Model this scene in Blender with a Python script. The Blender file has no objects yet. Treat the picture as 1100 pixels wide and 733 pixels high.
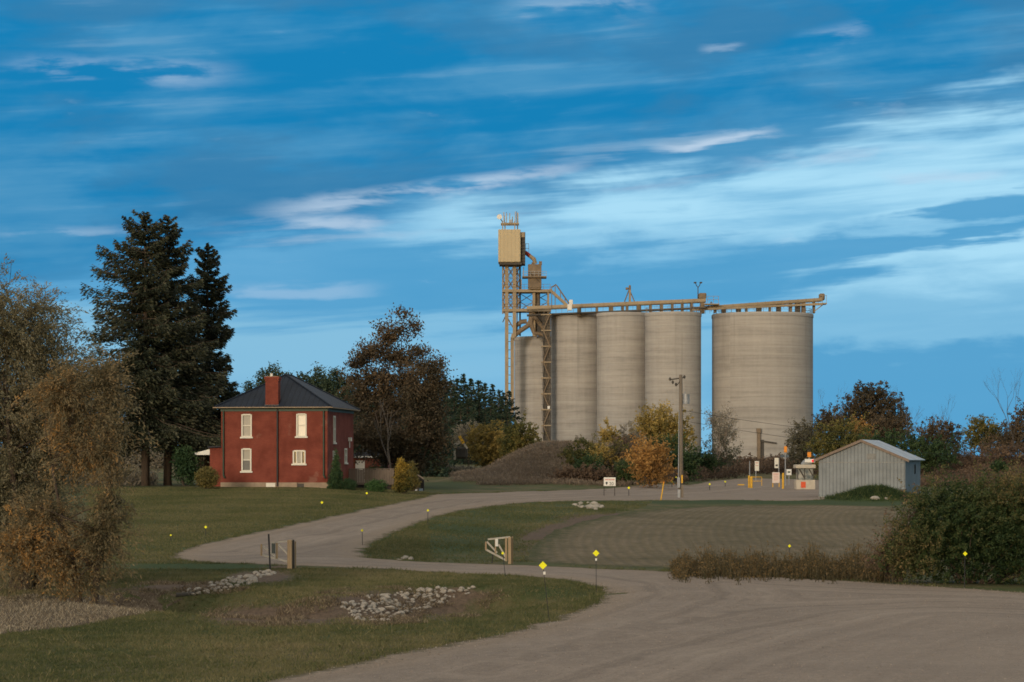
import bpy, bmesh, math, random
import numpy as np
from mathutils import Vector, Matrix
from mathutils.geometry import delaunay_2d_cdt

random.seed(7)
RS = np.random.RandomState(11)
C = bpy.context.scene.collection
rad = math.radians

# ------------------------------------------------------------------ camera geometry
FPX = 2500.0            # focal length in photo pixels (photo 1100 wide)
S = FPX / 1800.0        # depth stretch: depths below are written for 1800 and multiplied by S
CAMZ = 4.4
U0, V0 = 550.0, 495.0   # vanishing point of the view direction / horizon row


def lerp(a, b, t):
    return a + (b - a) * t


def sm(x, a, b):
    t = np.clip((np.asarray(x, float) - a) / (b - a), 0, 1)
    return t * t * (3 - 2 * t)


# ------------------------------------------------------------------ terrain
YS = np.arange(0, 2600, 1.0)


def profile(ys, zs):
    z = np.interp(YS, ys, zs)
    k = np.ones(9) / 9
    zp = np.concatenate([np.full(4, z[0]), z, np.full(4, z[-1])])
    return np.convolve(zp, k, mode='valid')


PL = profile([0, 33, 62, 70, 90, 110, 126, 140, 200, 300, 400, 800, 2600], [0, 0, 0, .25, 1.1, 1.9, 2.44, 2.5, 3.0, 4.2, 5, 4.3, 4.2])
PC = profile([0, 33, 72, 85, 100, 120, 134, 160, 200, 300, 360, 800, 2600], [0, 0, 0, .45, 1.0, 1.5, 1.75, 2.1, 2.8, 4.2, 5, 4.3, 4.2])
PR = profile([0, 33, 62, 75, 100, 134, 170, 200, 250, 300, 360, 800, 2600], [0, 0, 0, .1, .55, 1.25, 1.5, 2.0, 3.2, 4.2, 5, 4.3, 4.2])
BUMPS = []   # swale segments: (x0,y0,x1,y1,width,depth)


def terrain0(x, Y):
    x = np.asarray(x, float)
    Y = np.asarray(Y, float)
    y = Y / S
    yc = np.clip(y, 0, 2599)
    l, c, r_ = np.interp(yc, YS, PL), np.interp(yc, YS, PC), np.interp(yc, YS, PR)
    r = x / np.maximum(y, 25)
    wl = 1 - sm(r, -0.14, 0.0)
    wr = sm(r, 0.0, 0.17)
    z = l * wl + r_ * wr + c * (1 - wl - wr)
    # spoil mound in front of the silos
    m = 3.75 * sm(x, -5.5, 4.0) * (1 - sm(x, 10.5, 18.5)) * np.exp(-((y - 180) / 13.0) ** 2)
    m += .8 * sm(x, -8, -4.5) * (1 - sm(x, -3, 4)) * np.exp(-((y - 168) / 6.0) ** 2)
    # low overgrown bank at the far side of the field
    m += 1.6 * sm(x, 44, 58) * np.exp(-((y - 215) / 20.0) ** 2)
    # small grassy heap in front of the shed
    m += 0.95 * np.exp(-((x - 29.0) / 2.6) ** 2 - ((Y - 133.8 * S) / 1.3) ** 2)
    return z + m


def terrain(x, Y):
    z = terrain0(x, Y)
    x = np.asarray(x, float)
    Y = np.asarray(Y, float)
    for pts, width, depth in BUMPS:
        best = np.full(np.shape(z), 1e9)
        for (x0, y0), (x1, y1) in zip(pts[:-1], pts[1:]):
            dx, dy = x1 - x0, y1 - y0
            t = np.clip(((x - x0) * dx + (Y - y0) * dy) / (dx * dx + dy * dy), 0, 1)
            best = np.minimum(best, np.hypot(x - x0 - t * dx, Y - y0 - t * dy))
        z = z - depth * (1 - sm(best, 0.25 * width, width))
    # gentle unevenness of the turf
    z = z + 0.035 * np.sin(x * 0.55 + 0.3 * Y) * np.sin(Y * 0.37 - 0.21 * x) * sm(Y, 30, 45)
    return z


def unproject(u, v, fn=None):
    """The first ground point seen through photo pixel (u, v)."""
    fn = fn or terrain
    y = np.arange(18, 420, 0.06)
    x = (u - U0) / 1800.0 * y
    z = fn(x, y * S)
    vv = V0 - 1800.0 * (z - CAMZ) / y
    i = int(np.argmax(vv <= v)) if np.any(vv <= v) else len(y) - 1
    return (float(x[i]), float(y[i] * S), float(z[i]))


def at(u, y):
    """Ground point at depth y (1800 units) in the direction of photo column u."""
    x = (u - U0) / 1800.0 * y
    return (x, y * S, float(terrain(x, y * S)))


def XZ(u, v, y):
    return ((u - U0) / 1800.0 * y, CAMZ - (v - V0) / 1800.0 * y)


SW = [unproject(u, v, terrain0)[:2] for u, v in [(160, 638), (215, 645), (280, 652), (350, 655), (420, 652), (475, 645), (530, 636)]]
BUMPS.append((SW, 4.2, 0.95))

# ------------------------------------------------------------------ node helpers
def srgb(r, g, b):
    f = lambda c: (c / 255 / 12.92) if c / 255 <= 0.04045 else ((c / 255 + 0.055) / 1.055) ** 2.4
    return (f(r), f(g), f(b), 1)


class NT:
    def __init__(self, tree):
        self.t = tree

    def n(self, typ, **kw):
        nd = self.t.nodes.new(typ)
        for k, v in kw.items():
            setattr(nd, k, v)
        return nd

    def link(self, a, b):
        self.t.links.new(a, b)

    def _in(self, sock, v):
        if hasattr(v, 'is_output'):
            self.link(v, sock)
        else:
            sock.default_value = v

    def m(self, op, a, b=0.0, c=None, clamp=False):
        nd = self.n('ShaderNodeMath', operation=op, use_clamp=clamp)
        self._in(nd.inputs[0], a)
        self._in(nd.inputs[1], b)
        if c is not None:
            self._in(nd.inputs[2], c)
        return nd.outputs[0]

    def smooth(self, x, a, b):
        nd = self.n('ShaderNodeMapRange', interpolation_type='SMOOTHSTEP')
        self._in(nd.inputs['Value'], x)
        self._in(nd.inputs['From Min'], a)
        self._in(nd.inputs['From Max'], b)
        return nd.outputs[0]

    def mix(self, f, a, b, mode='MIX'):
        nd = self.n('ShaderNodeMix', data_type='RGBA', blend_type=mode)
        self._in(nd.inputs[0], f)
        self._in(nd.inputs[6], a)
        self._in(nd.inputs[7], b)
        return nd.outputs[2]

    def comb(self, x, y, z=0.0):
        nd = self.n('ShaderNodeCombineXYZ')
        for i, v in enumerate((x, y, z)):
            self._in(nd.inputs[i], v)
        return nd.outputs[0]

    def noise(self, vec, scale, detail=4, rough=0.55, dist=0.0):
        nd = self.n('ShaderNodeTexNoise')
        if vec is not None:
            self.link(vec, nd.inputs['Vector'])
        nd.inputs['Scale'].default_value = scale
        nd.inputs['Detail'].default_value = detail
        nd.inputs['Roughness'].default_value = rough
        nd.inputs['Distortion'].default_value = dist
        return nd.outputs['Fac']

    def ramp(self, f, stops):
        nd = self.n('ShaderNodeValToRGB')
        el = nd.color_ramp.elements
        while len(el) < len(stops):
            el.new(0.5)
        for e, (p, c) in zip(el, stops):
            e.position = p
            e.color = c if len(c) == 4 else (*c, 1)
        self.link(f, nd.inputs[0])
        return nd.outputs[0]

    def mapping(self, vec, scale=(1, 1, 1)):
        nd = self.n('ShaderNodeMapping')
        self.link(vec, nd.inputs[0])
        nd.inputs['Scale'].default_value = scale
        return nd.outputs[0]

    def bump(self, h, strength, dist):
        nd = self.n('ShaderNodeBump')
        self.link(h, nd.inputs['Height'])
        nd.inputs['Strength'].default_value = strength
        nd.inputs['Distance'].default_value = dist
        return nd.outputs[0]

    def attr(self, name):
        return self.n('ShaderNodeAttribute', attribute_name=name)


def new_mat(name, rough=0.8, spec=0.3, metal=0.0):
    m = bpy.data.materials.new(name)
    m.use_nodes = True
    t = NT(m.node_tree)
    b = m.node_tree.nodes['Principled BSDF']
    b.inputs['Roughness'].default_value = rough
    b.inputs['Specular IOR Level'].default_value = spec
    b.inputs['Metallic'].default_value = metal
    return m, t, b


def paint(name, col, rough=0.6, var=0.25, scale=3.0, metal=0.0, spec=0.3, bump=0.0, stretch=(1, 1, 1)):
    """Weathered surface: base colour varied by two noises."""
    m, t, b = new_mat(name, rough, spec, metal)
    co = t.n('ShaderNodeTexCoord').outputs['Object']
    co = t.mapping(co, stretch)
    n1 = t.noise(co, scale, 5, 0.6)
    n2 = t.noise(co, scale * 6, 3, 0.6)
    f = t.m('ADD', t.m('MULTIPLY', n1, 0.7), t.m('MULTIPLY', n2, 0.3))
    lo = tuple(c * (1 - var) for c in col[:3])
    hi = tuple(min(1, c * (1 + var)) for c in col[:3])
    t.link(t.ramp(f, [(0.3, lo), (0.7, hi)]), b.inputs['Base Color'])
    if bump:
        t.link(t.bump(n2, 0.6, bump), b.inputs['Normal'])
    return m


def foliage(name, cols, transl=0.3, rough=0.65):
    """Leaf material: a per-leaf random attribute picks the colour of each leaf."""
    m, t, b = new_mat(name, rough, 0.25)
    a = t.attr('rnd').outputs['Fac']
    gain = 1.15 if transl < .15 else 1.5
    cols = [tuple(min(.8, c * gain) for c in cc) for cc in cols]
    n = len(cols)
    col = t.ramp(a, [(i / max(1, n - 1), c) for i, c in enumerate(cols)])
    t.link(col, b.inputs['Base Color'])
    tr = t.n('ShaderNodeBsdfTranslucent')
    t.link(col, tr.inputs[0])
    mx = t.n('ShaderNodeMixShader')
    mx.inputs[0].default_value = transl
    t.link(b.outputs[0], mx.inputs[1])
    t.link(tr.outputs[0], mx.inputs[2])
    t.link(mx.outputs[0], m.node_tree.nodes['Material Output'].inputs[0])
    return m


# ------------------------------------------------------------------ object helpers
def tag(o, label=None, cat=None, group=None, kind=None):
    if label:
        o['label'] = label
    if cat:
        o['category'] = cat
    if group:
        o['group'] = group
    if kind:
        o['kind'] = kind
    return o


def thing(name, label, cat, loc=(0, 0, 0), rz=0.0, group=None):
    o = bpy.data.objects.new(name, None)
    C.objects.link(o)
    o.location = loc
    o.rotation_euler = (0, 0, rz)
    o.empty_display_size = 0.3
    return tag(o, label, cat, group)


def copy_tree(o, parent=None):
    c = o.copy()
    C.objects.link(c)
    if parent is not None:
        c.parent = parent
    for ch in list(o.children):
        copy_tree(ch, c)
    return c


class MB:
    """Collects simple shapes and links them as ONE mesh object."""

    def __init__(self):
        self.v, self.f = [], []

    def add(self, vs, fs):
        o = len(self.v)
        self.v += [tuple(p) for p in vs]
        self.f += [tuple(i + o for i in f) for f in fs]
        return self

    def box(self, c, s, rz=0.0, taper=1.0):
        x, y, z = (k / 2 for k in s)
        ca, sa = math.cos(rz), math.sin(rz)
        vs = []
        for dz, k in ((-z, 1.0), (z, taper)):
            for dx, dy in ((-x, -y), (x, -y), (x, y), (-x, y)):
                dx, dy = dx * k, dy * k
                vs.append((c[0] + dx * ca - dy * sa, c[1] + dx * sa + dy * ca, c[2] + dz))
        return self.add(vs, [(3, 2, 1, 0), (4, 5, 6, 7), (0, 1, 5, 4), (1, 2, 6, 5), (2, 3, 7, 6), (3, 0, 4, 7)])

    def box2(self, a, b):
        return self.box([(a[i] + b[i]) / 2 for i in range(3)], [abs(b[i] - a[i]) for i in range(3)])

    def bar(self, p, q, w, h=None):
        """Square bar from p to q."""
        return self.tube([p, q], [w * 0.707, (h or w) * 0.707], 4)

    def tube(self, pts, rs, n=6, cap=True):
        pts = [Vector(p) for p in pts]
        if not hasattr(rs, '__len__'):
            rs = [rs] * len(pts)
        vs, fs = [], []
        prev = None
        for i, p in enumerate(pts):
            d = (pts[min(i + 1, len(pts) - 1)] - pts[max(i - 1, 0)])
            d = d.normalized() if d.length > 1e-9 else Vector((0, 0, 1))
            ref = prev if prev is not None else (Vector((0, 0, 1)) if abs(d.z) < 0.9 else Vector((1, 0, 0)))
            a = d.cross(ref)
            a = a.normalized() if a.length > 1e-6 else d.orthogonal().normalized()
            b = d.cross(a)
            prev = a.cross(d)
            for k in range(n):
                t = 2 * math.pi * (k + 0.5) / n
                vs.append(p + (a * math.cos(t) + b * math.sin(t)) * rs[i])
        for i in range(len(pts) - 1):
            for k in range(n):
                k2 = (k + 1) % n
                fs.append((i * n + k, i * n + k2, (i + 1) * n + k2, (i + 1) * n + k))
        if cap:
            fs.append(tuple(range(n - 1, -1, -1)))
            fs.append(tuple((len(pts) - 1) * n + k for k in range(n)))
        return self.add(vs, fs)

    def cyl(self, c, r, z0, z1, n=24, r1=None):
        return self.tube([(c[0], c[1], z0), (c[0], c[1], z1)], [r, r if r1 is None else r1], n)

    def prism(self, poly, y0, y1):
        """Polygon in x-z extruded along y."""
        n = len(poly)
        vs = [(x, y0, z) for x, z in poly] + [(x, y1, z) for x, z in poly]
        fs = [tuple(range(n)), tuple(range(2 * n - 1, n - 1, -1))]
        fs += [(i, i + n, (i + 1) % n + n, (i + 1) % n) for i in range(n)]
        return self.add(vs, fs)

    def build(self, name, mat, parent=None, smooth=False, bevel=0.0, label=None):
        me = bpy.data.meshes.new(name)
        me.from_pydata(self.v, [], self.f)
        bm = bmesh.new()
        bm.from_mesh(me)
        bmesh.ops.recalc_face_normals(bm, faces=bm.faces)
        if bevel:
            bmesh.ops.bevel(bm, geom=[e for e in bm.edges], offset=bevel, segments=1, affect='EDGES', clamp_overlap=True)
        bm.to_mesh(me)
        bm.free()
        if smooth:
            me.polygons.foreach_set('use_smooth', [True] * len(me.polygons))
        me.materials.append(mat)
        o = bpy.data.objects.new(name, me)
        C.objects.link(o)
        if parent is not None:
            o.parent = parent
        if label:
            o['label'] = label
        return o


def quads_object(name, V, mat, parent=None, rnd=None, tri=False):
    """V: (N,4,3) (or (N,3,3) with tri) leaf faces -> one mesh with a per-face 'rnd'."""
    k = 3 if tri else 4
    N = V.shape[0]
    me = bpy.data.meshes.new(name)
    me.vertices.add(N * k)
    me.vertices.foreach_set('co', V.reshape(-1).astype(np.float32))
    me.loops.add(N * k)
    me.loops.foreach_set('vertex_index', np.arange(N * k, dtype=np.int32))
    me.polygons.add(N)
    me.polygons.foreach_set('loop_start', np.arange(0, N * k, k, dtype=np.int32))
    me.update(calc_edges=True)
    a = me.attributes.new('rnd', 'FLOAT', 'FACE')
    a.data.foreach_set('value', (RS.rand(N) if rnd is None else rnd).astype(np.float32))
    me.materials.append(mat)
    o = bpy.data.objects.new(name, me)
    C.objects.link(o)
    if parent is not None:
        o.parent = parent
    return o


def unit(v):
    return v / np.maximum(np.linalg.norm(v, axis=-1, keepdims=True), 1e-9)


def leaf_quads(P, length, width, direction=None, dirmix=0.0, upn=0.0):
    """Diamond leaves at points P. direction: (N,3) preferred long axis."""
    N = len(P)
    d = unit(RS.normal(size=(N, 3)))
    if direction is not None:
        d = unit(d * (1 - dirmix) + direction * dirmix)
    nrm = RS.normal(size=(N, 3))
    nrm[:, 2] += upn
    s = unit(np.cross(d, nrm))
    L = (length * (0.6 + 0.8 * RS.rand(N)))[:, None]
    W = (width * (0.6 + 0.8 * RS.rand(N)))[:, None]
    return np.stack([P - d * L * 0.5, P + s * W * 0.5 - d * L * 0.08, P + d * L * 0.5, P - s * W * 0.5 - d * L * 0.08], 1)


def pnoise(P, f, seed=0.0):
    x, y, z = P[:, 0] * f + seed, P[:, 1] * f + seed * 1.7, P[:, 2] * f - seed
    return (np.sin(1.7 * x + 1.3 * np.sin(1.1 * y)) + np.sin(1.9 * y + 1.2 * np.sin(1.3 * z)) + np.sin(1.6 * z + 1.4 * np.sin(0.9 * x))) / 3


def crown(ells, n_clusters, per, spread, leaf, shell=0.5, gap=0.25, seed=1.0, droop=0.0, dirmix=0.0, tone=None, rough=0.24, spray=0.0, hang=0.6):
    """Leaf faces for a crown of ellipsoids [(cx,cy,cz,rx,ry,rz)] -> quads, rnd, cluster centres."""
    E = np.array(ells, float)
    w = (E[:, 3] * E[:, 4] * E[:, 5]) ** 0.75
    k = RS.choice(len(E), size=n_clusters, p=w / w.sum())
    d = unit(RS.normal(size=(n_clusters, 3)))
    r = RS.rand(n_clusters) ** shell
    r = r * (1 + rough * pnoise(d * 3 + E[k, :3], 1.0, seed) + rough * 0.7 * RS.normal(size=n_clusters) * (r > 0.7))
    Cc = E[k, :3] + d * r[:, None] * E[k, 3:6]
    keep = pnoise(Cc, 2.2 / max(spread * 4, 0.4), seed) > -1 + gap * 1.6
    Cc, k, d = Cc[keep], k[keep], d[keep]
    n = len(Cc)
    P = np.repeat(Cc, per, 0) + RS.normal(size=(n * per, 3)) * spread * np.array([1, 1, 0.75])
    out = np.repeat(d, per, 0)
    out[:, 2] -= droop
    if spray:
        # leaves strung along arching twigs that leave the crown and bend down (hang > 0) or up (hang < 0)
        tw_ = unit(d + RS.normal(size=d.shape) * .45)
        L_ = spray * (.35 + 1.1 * RS.rand(n) ** 1.5)
        q_ = np.tile(np.linspace(0, 1, per), n)
        tr_, Lr_ = np.repeat(tw_, per, 0), np.repeat(L_, per)
        P = np.repeat(Cc, per, 0) + tr_ * (q_ * Lr_)[:, None] + RS.normal(size=(n * per, 3)) * spread * .35
        P[:, 2] -= hang * q_ ** 2 * Lr_
        out = tr_.copy()
        out[:, 2] -= 2 * hang * q_
    V = leaf_quads(P, leaf[0], leaf[1], unit(out), dirmix)
    base = np.repeat(RS.rand(n), per)
    lg = 0.5 + 0.5 * np.repeat(pnoise(Cc, 0.9, seed + 3), per)
    rnd = np.clip(0.38 * base + 0.32 * RS.rand(n * per) + 0.45 * lg - 0.08, 0, 1)
    if tone is not None:
        rnd = np.clip(rnd + tone(P), 0, 1)
    return V, rnd, Cc


def limb(mb, p, q, r0, r1, sag=0.15, n=5, segs=5):
    p, q = Vector(p), Vector(q)
    L = (q - p).length
    off = Vector((random.uniform(-1, 1), random.uniform(-1, 1), random.uniform(-0.3, 1))) * L * sag
    pts = []
    for i in range(segs + 1):
        t = i / segs
        b = p.lerp(q, t) + off * (4 * t * (1 - t)) * 0.5
        if 0 < i < segs:
            b += Vector((random.uniform(-1, 1), random.uniform(-1, 1), random.uniform(-1, 1))) * L * 0.02
        pts.append(b)
    mb.tube(pts, [lerp(r0, r1, i / segs) for i in range(segs + 1)], n)
    return pts


def tree(name, label, cat, loc, ells, trunk_h, trunk_r, leafmat, barkmat, n_clusters=500, per=16, spread=0.35, leaf=(.2, .1), group=None,
         limbs=22, lean=(0, 0), seed=None, trunks=None, tw=0.02, **kw):
    root = thing(name, label, cat, loc, 0, group)
    seed = seed if seed is not None else random.uniform(0, 50)
    V, rnd, Cc = crown(ells, int(n_clusters * 1.15), per, spread, leaf, seed=seed, **kw)
    mb = MB()
    E = np.array(ells, float)
    top = float((E[:, 2] + E[:, 5] * 0.4).max())
    for (bx, by, tx, ty, fr) in (trunks or [(0, 0, lean[0], lean[1], 1.0)]):
        th = max(trunk_h, top * 0.8) * fr
        pts = []
        for i in range(9):
            t = i / 8
            pts.append((bx + tx * t ** 1.3 + 0.06 * th * 0.15 * math.sin(5 * t + bx + seed), by + ty * t ** 1.3, -0.3 + th * t))
        rr = [trunk_r * math.sqrt(fr) * (1.35 if i == 0 else 1.0) * (1 - 0.88 * (i / 8)) + 0.01 for i in range(9)]
        mb.tube(pts, rr, 8)
        idx = RS.choice(len(Cc), size=min(limbs, len(Cc)), replace=False)
        for j in idx:
            q = Cc[j]
            zt = min(max(q[2] - 0.35 * math.hypot(q[0] - bx, q[1] - by) - 0.3, trunk_h * 0.35), th * 0.95)
            t = (zt + 0.3) / th
            i = min(int(t * 8), 7)
            p = Vector(pts[i]).lerp(Vector(pts[i + 1]), t * 8 - i)
            r0 = max(trunk_r * 0.42 * (1 - 0.75 * t), tw)
            lp = limb(mb, p, q, r0, tw * 0.5)
            for _ in range(2):
                a = lp[random.randint(2, 4)]
                limb(mb, a, a + Vector((random.uniform(-1, 1), random.uniform(-1, 1), random.uniform(-.2, .9))) * (0.25 * (Vector(q) - p).length), r0 * 0.35, tw * 0.4, segs=3, n=4)
    mb.build('trunk', barkmat, root, smooth=True)
    quads_object('crown', V, leafmat, root, rnd)
    return root


def shrub(name, label, cat, loc, ells, leafmat, barkmat, n_clusters=300, per=14, spread=0.18, leaf=(.12, .07), group=None, stems=9, **kw):
    root = thing(name, label, cat, loc, 0, group)
    V, rnd, Cc = crown(ells, n_clusters, per, spread, leaf, seed=random.uniform(0, 50), **kw)
    zmin = -0.05
    V[:, :, 2] = np.maximum(V[:, :, 2], zmin)
    mb = MB()
    for j in RS.choice(len(Cc), size=min(stems, len(Cc)), replace=False):
        q = Cc[j]
        limb(mb, (q[0] * 0.15, q[1] * 0.15, -0.15), q, 0.035, 0.01, segs=4, n=4)
    mb.build('stem', barkmat, root)
    quads_object('crown', V, leafmat, root, rnd)
    return root


def bare_tree(name, label, cat, loc, h, r, bark, group=None, lean=0.1, spread=0.5, depth=5, leafmat=None, nleaf=0, leaf=(.2, .1), seed=1):
    rnd = random.Random(seed)
    root = thing(name, label, cat, loc, 0, group)
    mb = MB()
    tips = []

    def grow(p, d, L, r, k):
        pts, rs = [p], [r]
        for i in range(4):
            d = (d + Vector((rnd.uniform(-1, 1), rnd.uniform(-1, 1), rnd.uniform(-.5, .9))) * 0.13).normalized()
            p = p + d * L / 4
            pts.append(p)
            rs.append(r * (1 - 0.11 * (i + 1)))
        mb.tube(pts, rs, 6 if k > 3 else 4)
        tips.append(p)
        if k == 0:
            return
        for _ in range(rnd.choice((2, 2, 3)) if k < depth else 3):
            nd = (d + Vector((rnd.uniform(-1, 1), rnd.uniform(-1, 1), rnd.uniform(-.25, .6))) * spread).normalized()
            grow(pts[rnd.choice((3, 4, 4))], nd, L * rnd.uniform(.58, .82), r * 0.58, k - 1)

    grow(Vector((0, 0, -0.2)), Vector((lean, 0, 1)).normalized(), h * 0.34, r, depth)
    mb.build('trunk', bark, root)
    if leafmat is not None and nleaf:
        T = np.array([tuple(t) for t in tips])
        P = T[RS.choice(len(T), nleaf)] + RS.normal(size=(nleaf, 3)) * h * 0.035
        quads_object('crown', leaf_quads(P, *leaf), leafmat, root)
    return root


def spruce_mesh(h, base, width, n_whorl, per_branch, needle, rng, left=1.0, droop=0.35, ragged=0.25, top=0.15):
    """Conifer: trunk + drooping branches carrying needle sprays. width(t) -> branch length at relative crown height t."""
    mb = MB()
    mb.tube([(0, 0, -0.3), (0.03 * h * .1, 0, h * .35), (0, 0, h * .7), (0, 0, h * 0.985)], [h * .0165, h * .0125, h * .007, 0.02], 8)
    Ps, Ds = [], []
    for i in range(n_whorl):
        t = (i + rng.random_sample()) / n_whorl
        z = base + (h - base) * t
        nb = rng.randint(2, 4)
        a0 = rng.rand() * 6.28
        for k in range(nb):
            a = a0 + 6.283 * k / nb + rng.normal() * 0.25
            ca, sa = math.cos(a), math.sin(a)
            L = width(t) * (1 + ragged * rng.normal()) * (1 + (left - 1) * max(0, -ca))
            L = max(L, 0.12 * (1 - t) + 0.1)
            if rng.rand() < 0.05:
                continue
            up = 0.55 * t ** 1.5 - 0.12
            tt = np.linspace(0, 1, 6)
            bz = z + L * (up * tt - droop * tt ** 1.6 * (1 - t * .8) + 0.20 * tt ** 4)
            bx, by = ca * L * tt, sa * L * tt
            if L > 0.5:
                mb.tube(list(zip(bx, by, bz)), [0.035 * min(1.5, L / 2) * (1 - .8 * x) + .008 for x in tt], 4, cap=False)
            n = max(6, int(per_branch * (L / max(width(0.3), .1)) ** 1.1))
            s = rng.rand(n) ** 0.75
            px = np.interp(s, tt, bx)
            py = np.interp(s, tt, by)
            pz = np.interp(s, tt, bz)
            side = rng.normal(size=n) * 0.14 * L * (0.35 + (1 - np.abs(2 * s - 1)) * 0.75)
            hang = -np.abs(rng.normal(size=n)) * 0.085 * L * (0.4 + s) - 0.02
            P = np.stack([px - sa * side, py + ca * side, pz + hang - 0.18 * np.abs(side)], 1)
            D = np.stack([ca * 0.8 - sa * np.sign(side) * 0.55 + 0 * s, sa * 0.8 + ca * np.sign(side) * 0.55 + 0 * s, -0.35 + 0 * s], 1)
            Ps.append(P)
            Ds.append(D)
    # leader
    n = 40
    P = np.stack([rng.normal(size=n) * .06, rng.normal(size=n) * .06, h - rng.rand(n) * h * 0.06], 1)
    Ps.append(P)
    Ds.append(np.tile([0, 0, 1.0], (n, 1)) + rng.normal(size=(n, 3)) * .5)
    P, D = np.concatenate(Ps), unit(np.concatenate(Ds))
    V = leaf_quads(P, needle[0], needle[1], D, 0.72)
    rnd = np.clip(0.5 + 0.28 * RS.normal(size=len(P)) + 0.2 * pnoise(P, 0.8, 2.0), 0, 1)
    return mb, V, rnd


# ------------------------------------------------------------------ materials
M = {}
M['concrete_pale'] = paint('booth_concrete', (.50, .44, .35), .85, .18, 2)
M['tan_steel'] = paint('tan_painted_steel', (.315, .245, .155), .6, .22, .35)
M['tan_panel'] = paint('tan_sheet_metal', (.50, .41, .255), .55, .06, .25)
M['dark_steel'] = paint('dark_weathered_steel', (.07, .062, .052), .7, .3, .6)
M['grey_steel'] = paint('galvanised_steel', (.30, .31, .32), .5, .2, 3, metal=.3)
M['rust'] = paint('rusty_steel', (.20, .15, .10), .8, .3, .6)
M['white_paint'] = paint('white_paint', (.74, .72, .66), .55, .07, 4)
M['gate_arm'] = paint('dull_galvanised_arm', (.44, .405, .34), .6, .12, 4)
M['screen'] = paint('rusty_mesh_screen', (.15, .128, .10), .85, .45, .8, stretch=(3, 3, 1))
M['cream'] = paint('cream_trim', (.70, .66, .56), .6, .06, 4)
M['black_metal'] = paint('black_metal', (.022, .022, .024), .5, .2, 4)
M['green_trim'] = paint('dark_green_trim', (.025, .055, .035), .5, .2, 3)
M['yellow'] = paint('yellow_safety_paint', (.72, .40, .035), .5, .15, 4)
M['sign_yellow'] = paint('reflective_yellow', (.90, .86, .015), .35, .03, 8)
M['orange'] = paint('orange_paint', (.80, .28, .03), .5, .12, 4)
M['red_sign'] = paint('red_orange_sign', (.70, .10, .035), .5, .1, 6)
M['red_letter'] = paint('faded_red_lettering', (.62, .26, .22), .6, .05, 6)
M['ink'] = paint('black_lettering', (.06, .06, .055), .6, .1, 6)
M['pinkish'] = paint('faded_pink_white_board', (.72, .60, .52), .6, .08, 5)
M['pole_wood'] = paint('weathered_pole_wood', (.175, .145, .112), .85, .28, 1.6, stretch=(4, 4, .5))
M['post_wood'] = paint('new_timber_post', (.36, .26, .155), .75, .2, 3, stretch=(4, 4, .6))
M['fence_wood'] = paint('fence_boards', (.20, .155, .12), .8, .25, 3, stretch=(6, 6, .5))
M['dark_wood'] = paint('dark_stained_wood', (.045, .038, .034), .8, .25, 3)
M['bark_grey'] = paint('grey_bark', (.085, .073, .062), .9, .3, 2.5, stretch=(3, 3, .6), bump=.02)
M['bark_brown'] = paint('brown_bark', (.085, .062, .046), .9, .3, 2.5, stretch=(3, 3, .6), bump=.02)
M['bark_pale'] = paint('pale_bark', (.26, .20, .155), .85, .25, 2.5, stretch=(3, 3, .6))
M['rock'] = paint('limestone', (.36, .32, .268), .9, .35, 2.2, bump=.03)
M['asphalt_shingle'] = paint('dark_shingles', (.03, .032, .04), .8, .25, 3)
M['stone_base'] = paint('tan_stone_foundation', (.31, .235, .165), .9, .22, 2.2, bump=.02)
M['glass_dark'], _t, _b = new_mat('window_glass', .06, .6)
_b.inputs['Base Color'].default_value = (.03, .035, .045, 1)
M['blind'] = paint('window_blind', (.36, .33, .27), .5, .08, 6)
M['glass_warm'], _t, _b = new_mat('painted_sunset_glass', .35, .5)
_b.inputs['Base Color'].default_value = (.78, .71, .58, 1)  # bright sunset reflection painted in as a pale warm base colour
M['curtain'] = paint('pale_curtain', (.40, .365, .30), .5, .1, 6)
M['booth_glass'], _t, _b = new_mat('booth_scratched_panel', .25, .5)
_n = _t.noise(_t.n('ShaderNodeTexCoord').outputs['Object'], 1.3, 4)
_t.link(_t.ramp(_n, [(.4, (.10, .12, .12)), (.62, (.42, .40, .34))]), _b.inputs['Base Color'])
M['lamp_red'], _t, _b = new_mat('lit_red_lamp', .3)
_b.inputs['Base Color'].default_value = (.8, .02, .03, 1)
_b.inputs['Emission Color'].default_value = (1, .02, .05, 1)
_b.inputs['Emission Strength'].default_value = .55

# red brick
def brick_mat(name, c1, c2, mortar):
    m, t, b = new_mat(name, .85, .2)
    tc = t.n('ShaderNodeTexCoord').outputs['Object']
    sep = t.n('ShaderNodeSeparateXYZ')
    t.link(tc, sep.inputs[0])
    co = t.comb(t.m('ADD', sep.outputs[0], sep.outputs[1]), sep.outputs[2])
    br = t.n('ShaderNodeTexBrick')
    t.link(co, br.inputs['Vector'])
    br.inputs['Color1'].default_value = (*c1, 1)
    br.inputs['Color2'].default_value = (*c2, 1)
    br.inputs['Mortar'].default_value = (*mortar, 1)
    br.inputs['Scale'].default_value = 1.0
    br.inputs['Mortar Size'].default_value = .008
    br.inputs['Brick Width'].default_value = .22
    br.inputs['Row Height'].default_value = .075
    n = t.noise(tc, .8, 5, .6)
    col = t.mix(t.smooth(n, .35, .7), br.outputs['Color'], tuple(c * .72 for c in c1) + (1,))
    # patches of paler repointed mortar
    n2 = t.noise(tc, .55, 4, .6)
    col = t.mix(t.m('MULTIPLY', t.smooth(n2, .60, .68), .30), col, (.33, .20, .15, 1))
    t.link(col, b.inputs['Base Color'])
    t.link(t.bump(br.outputs['Fac'], .4, -.008), b.inputs['Normal'])
    return m


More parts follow.
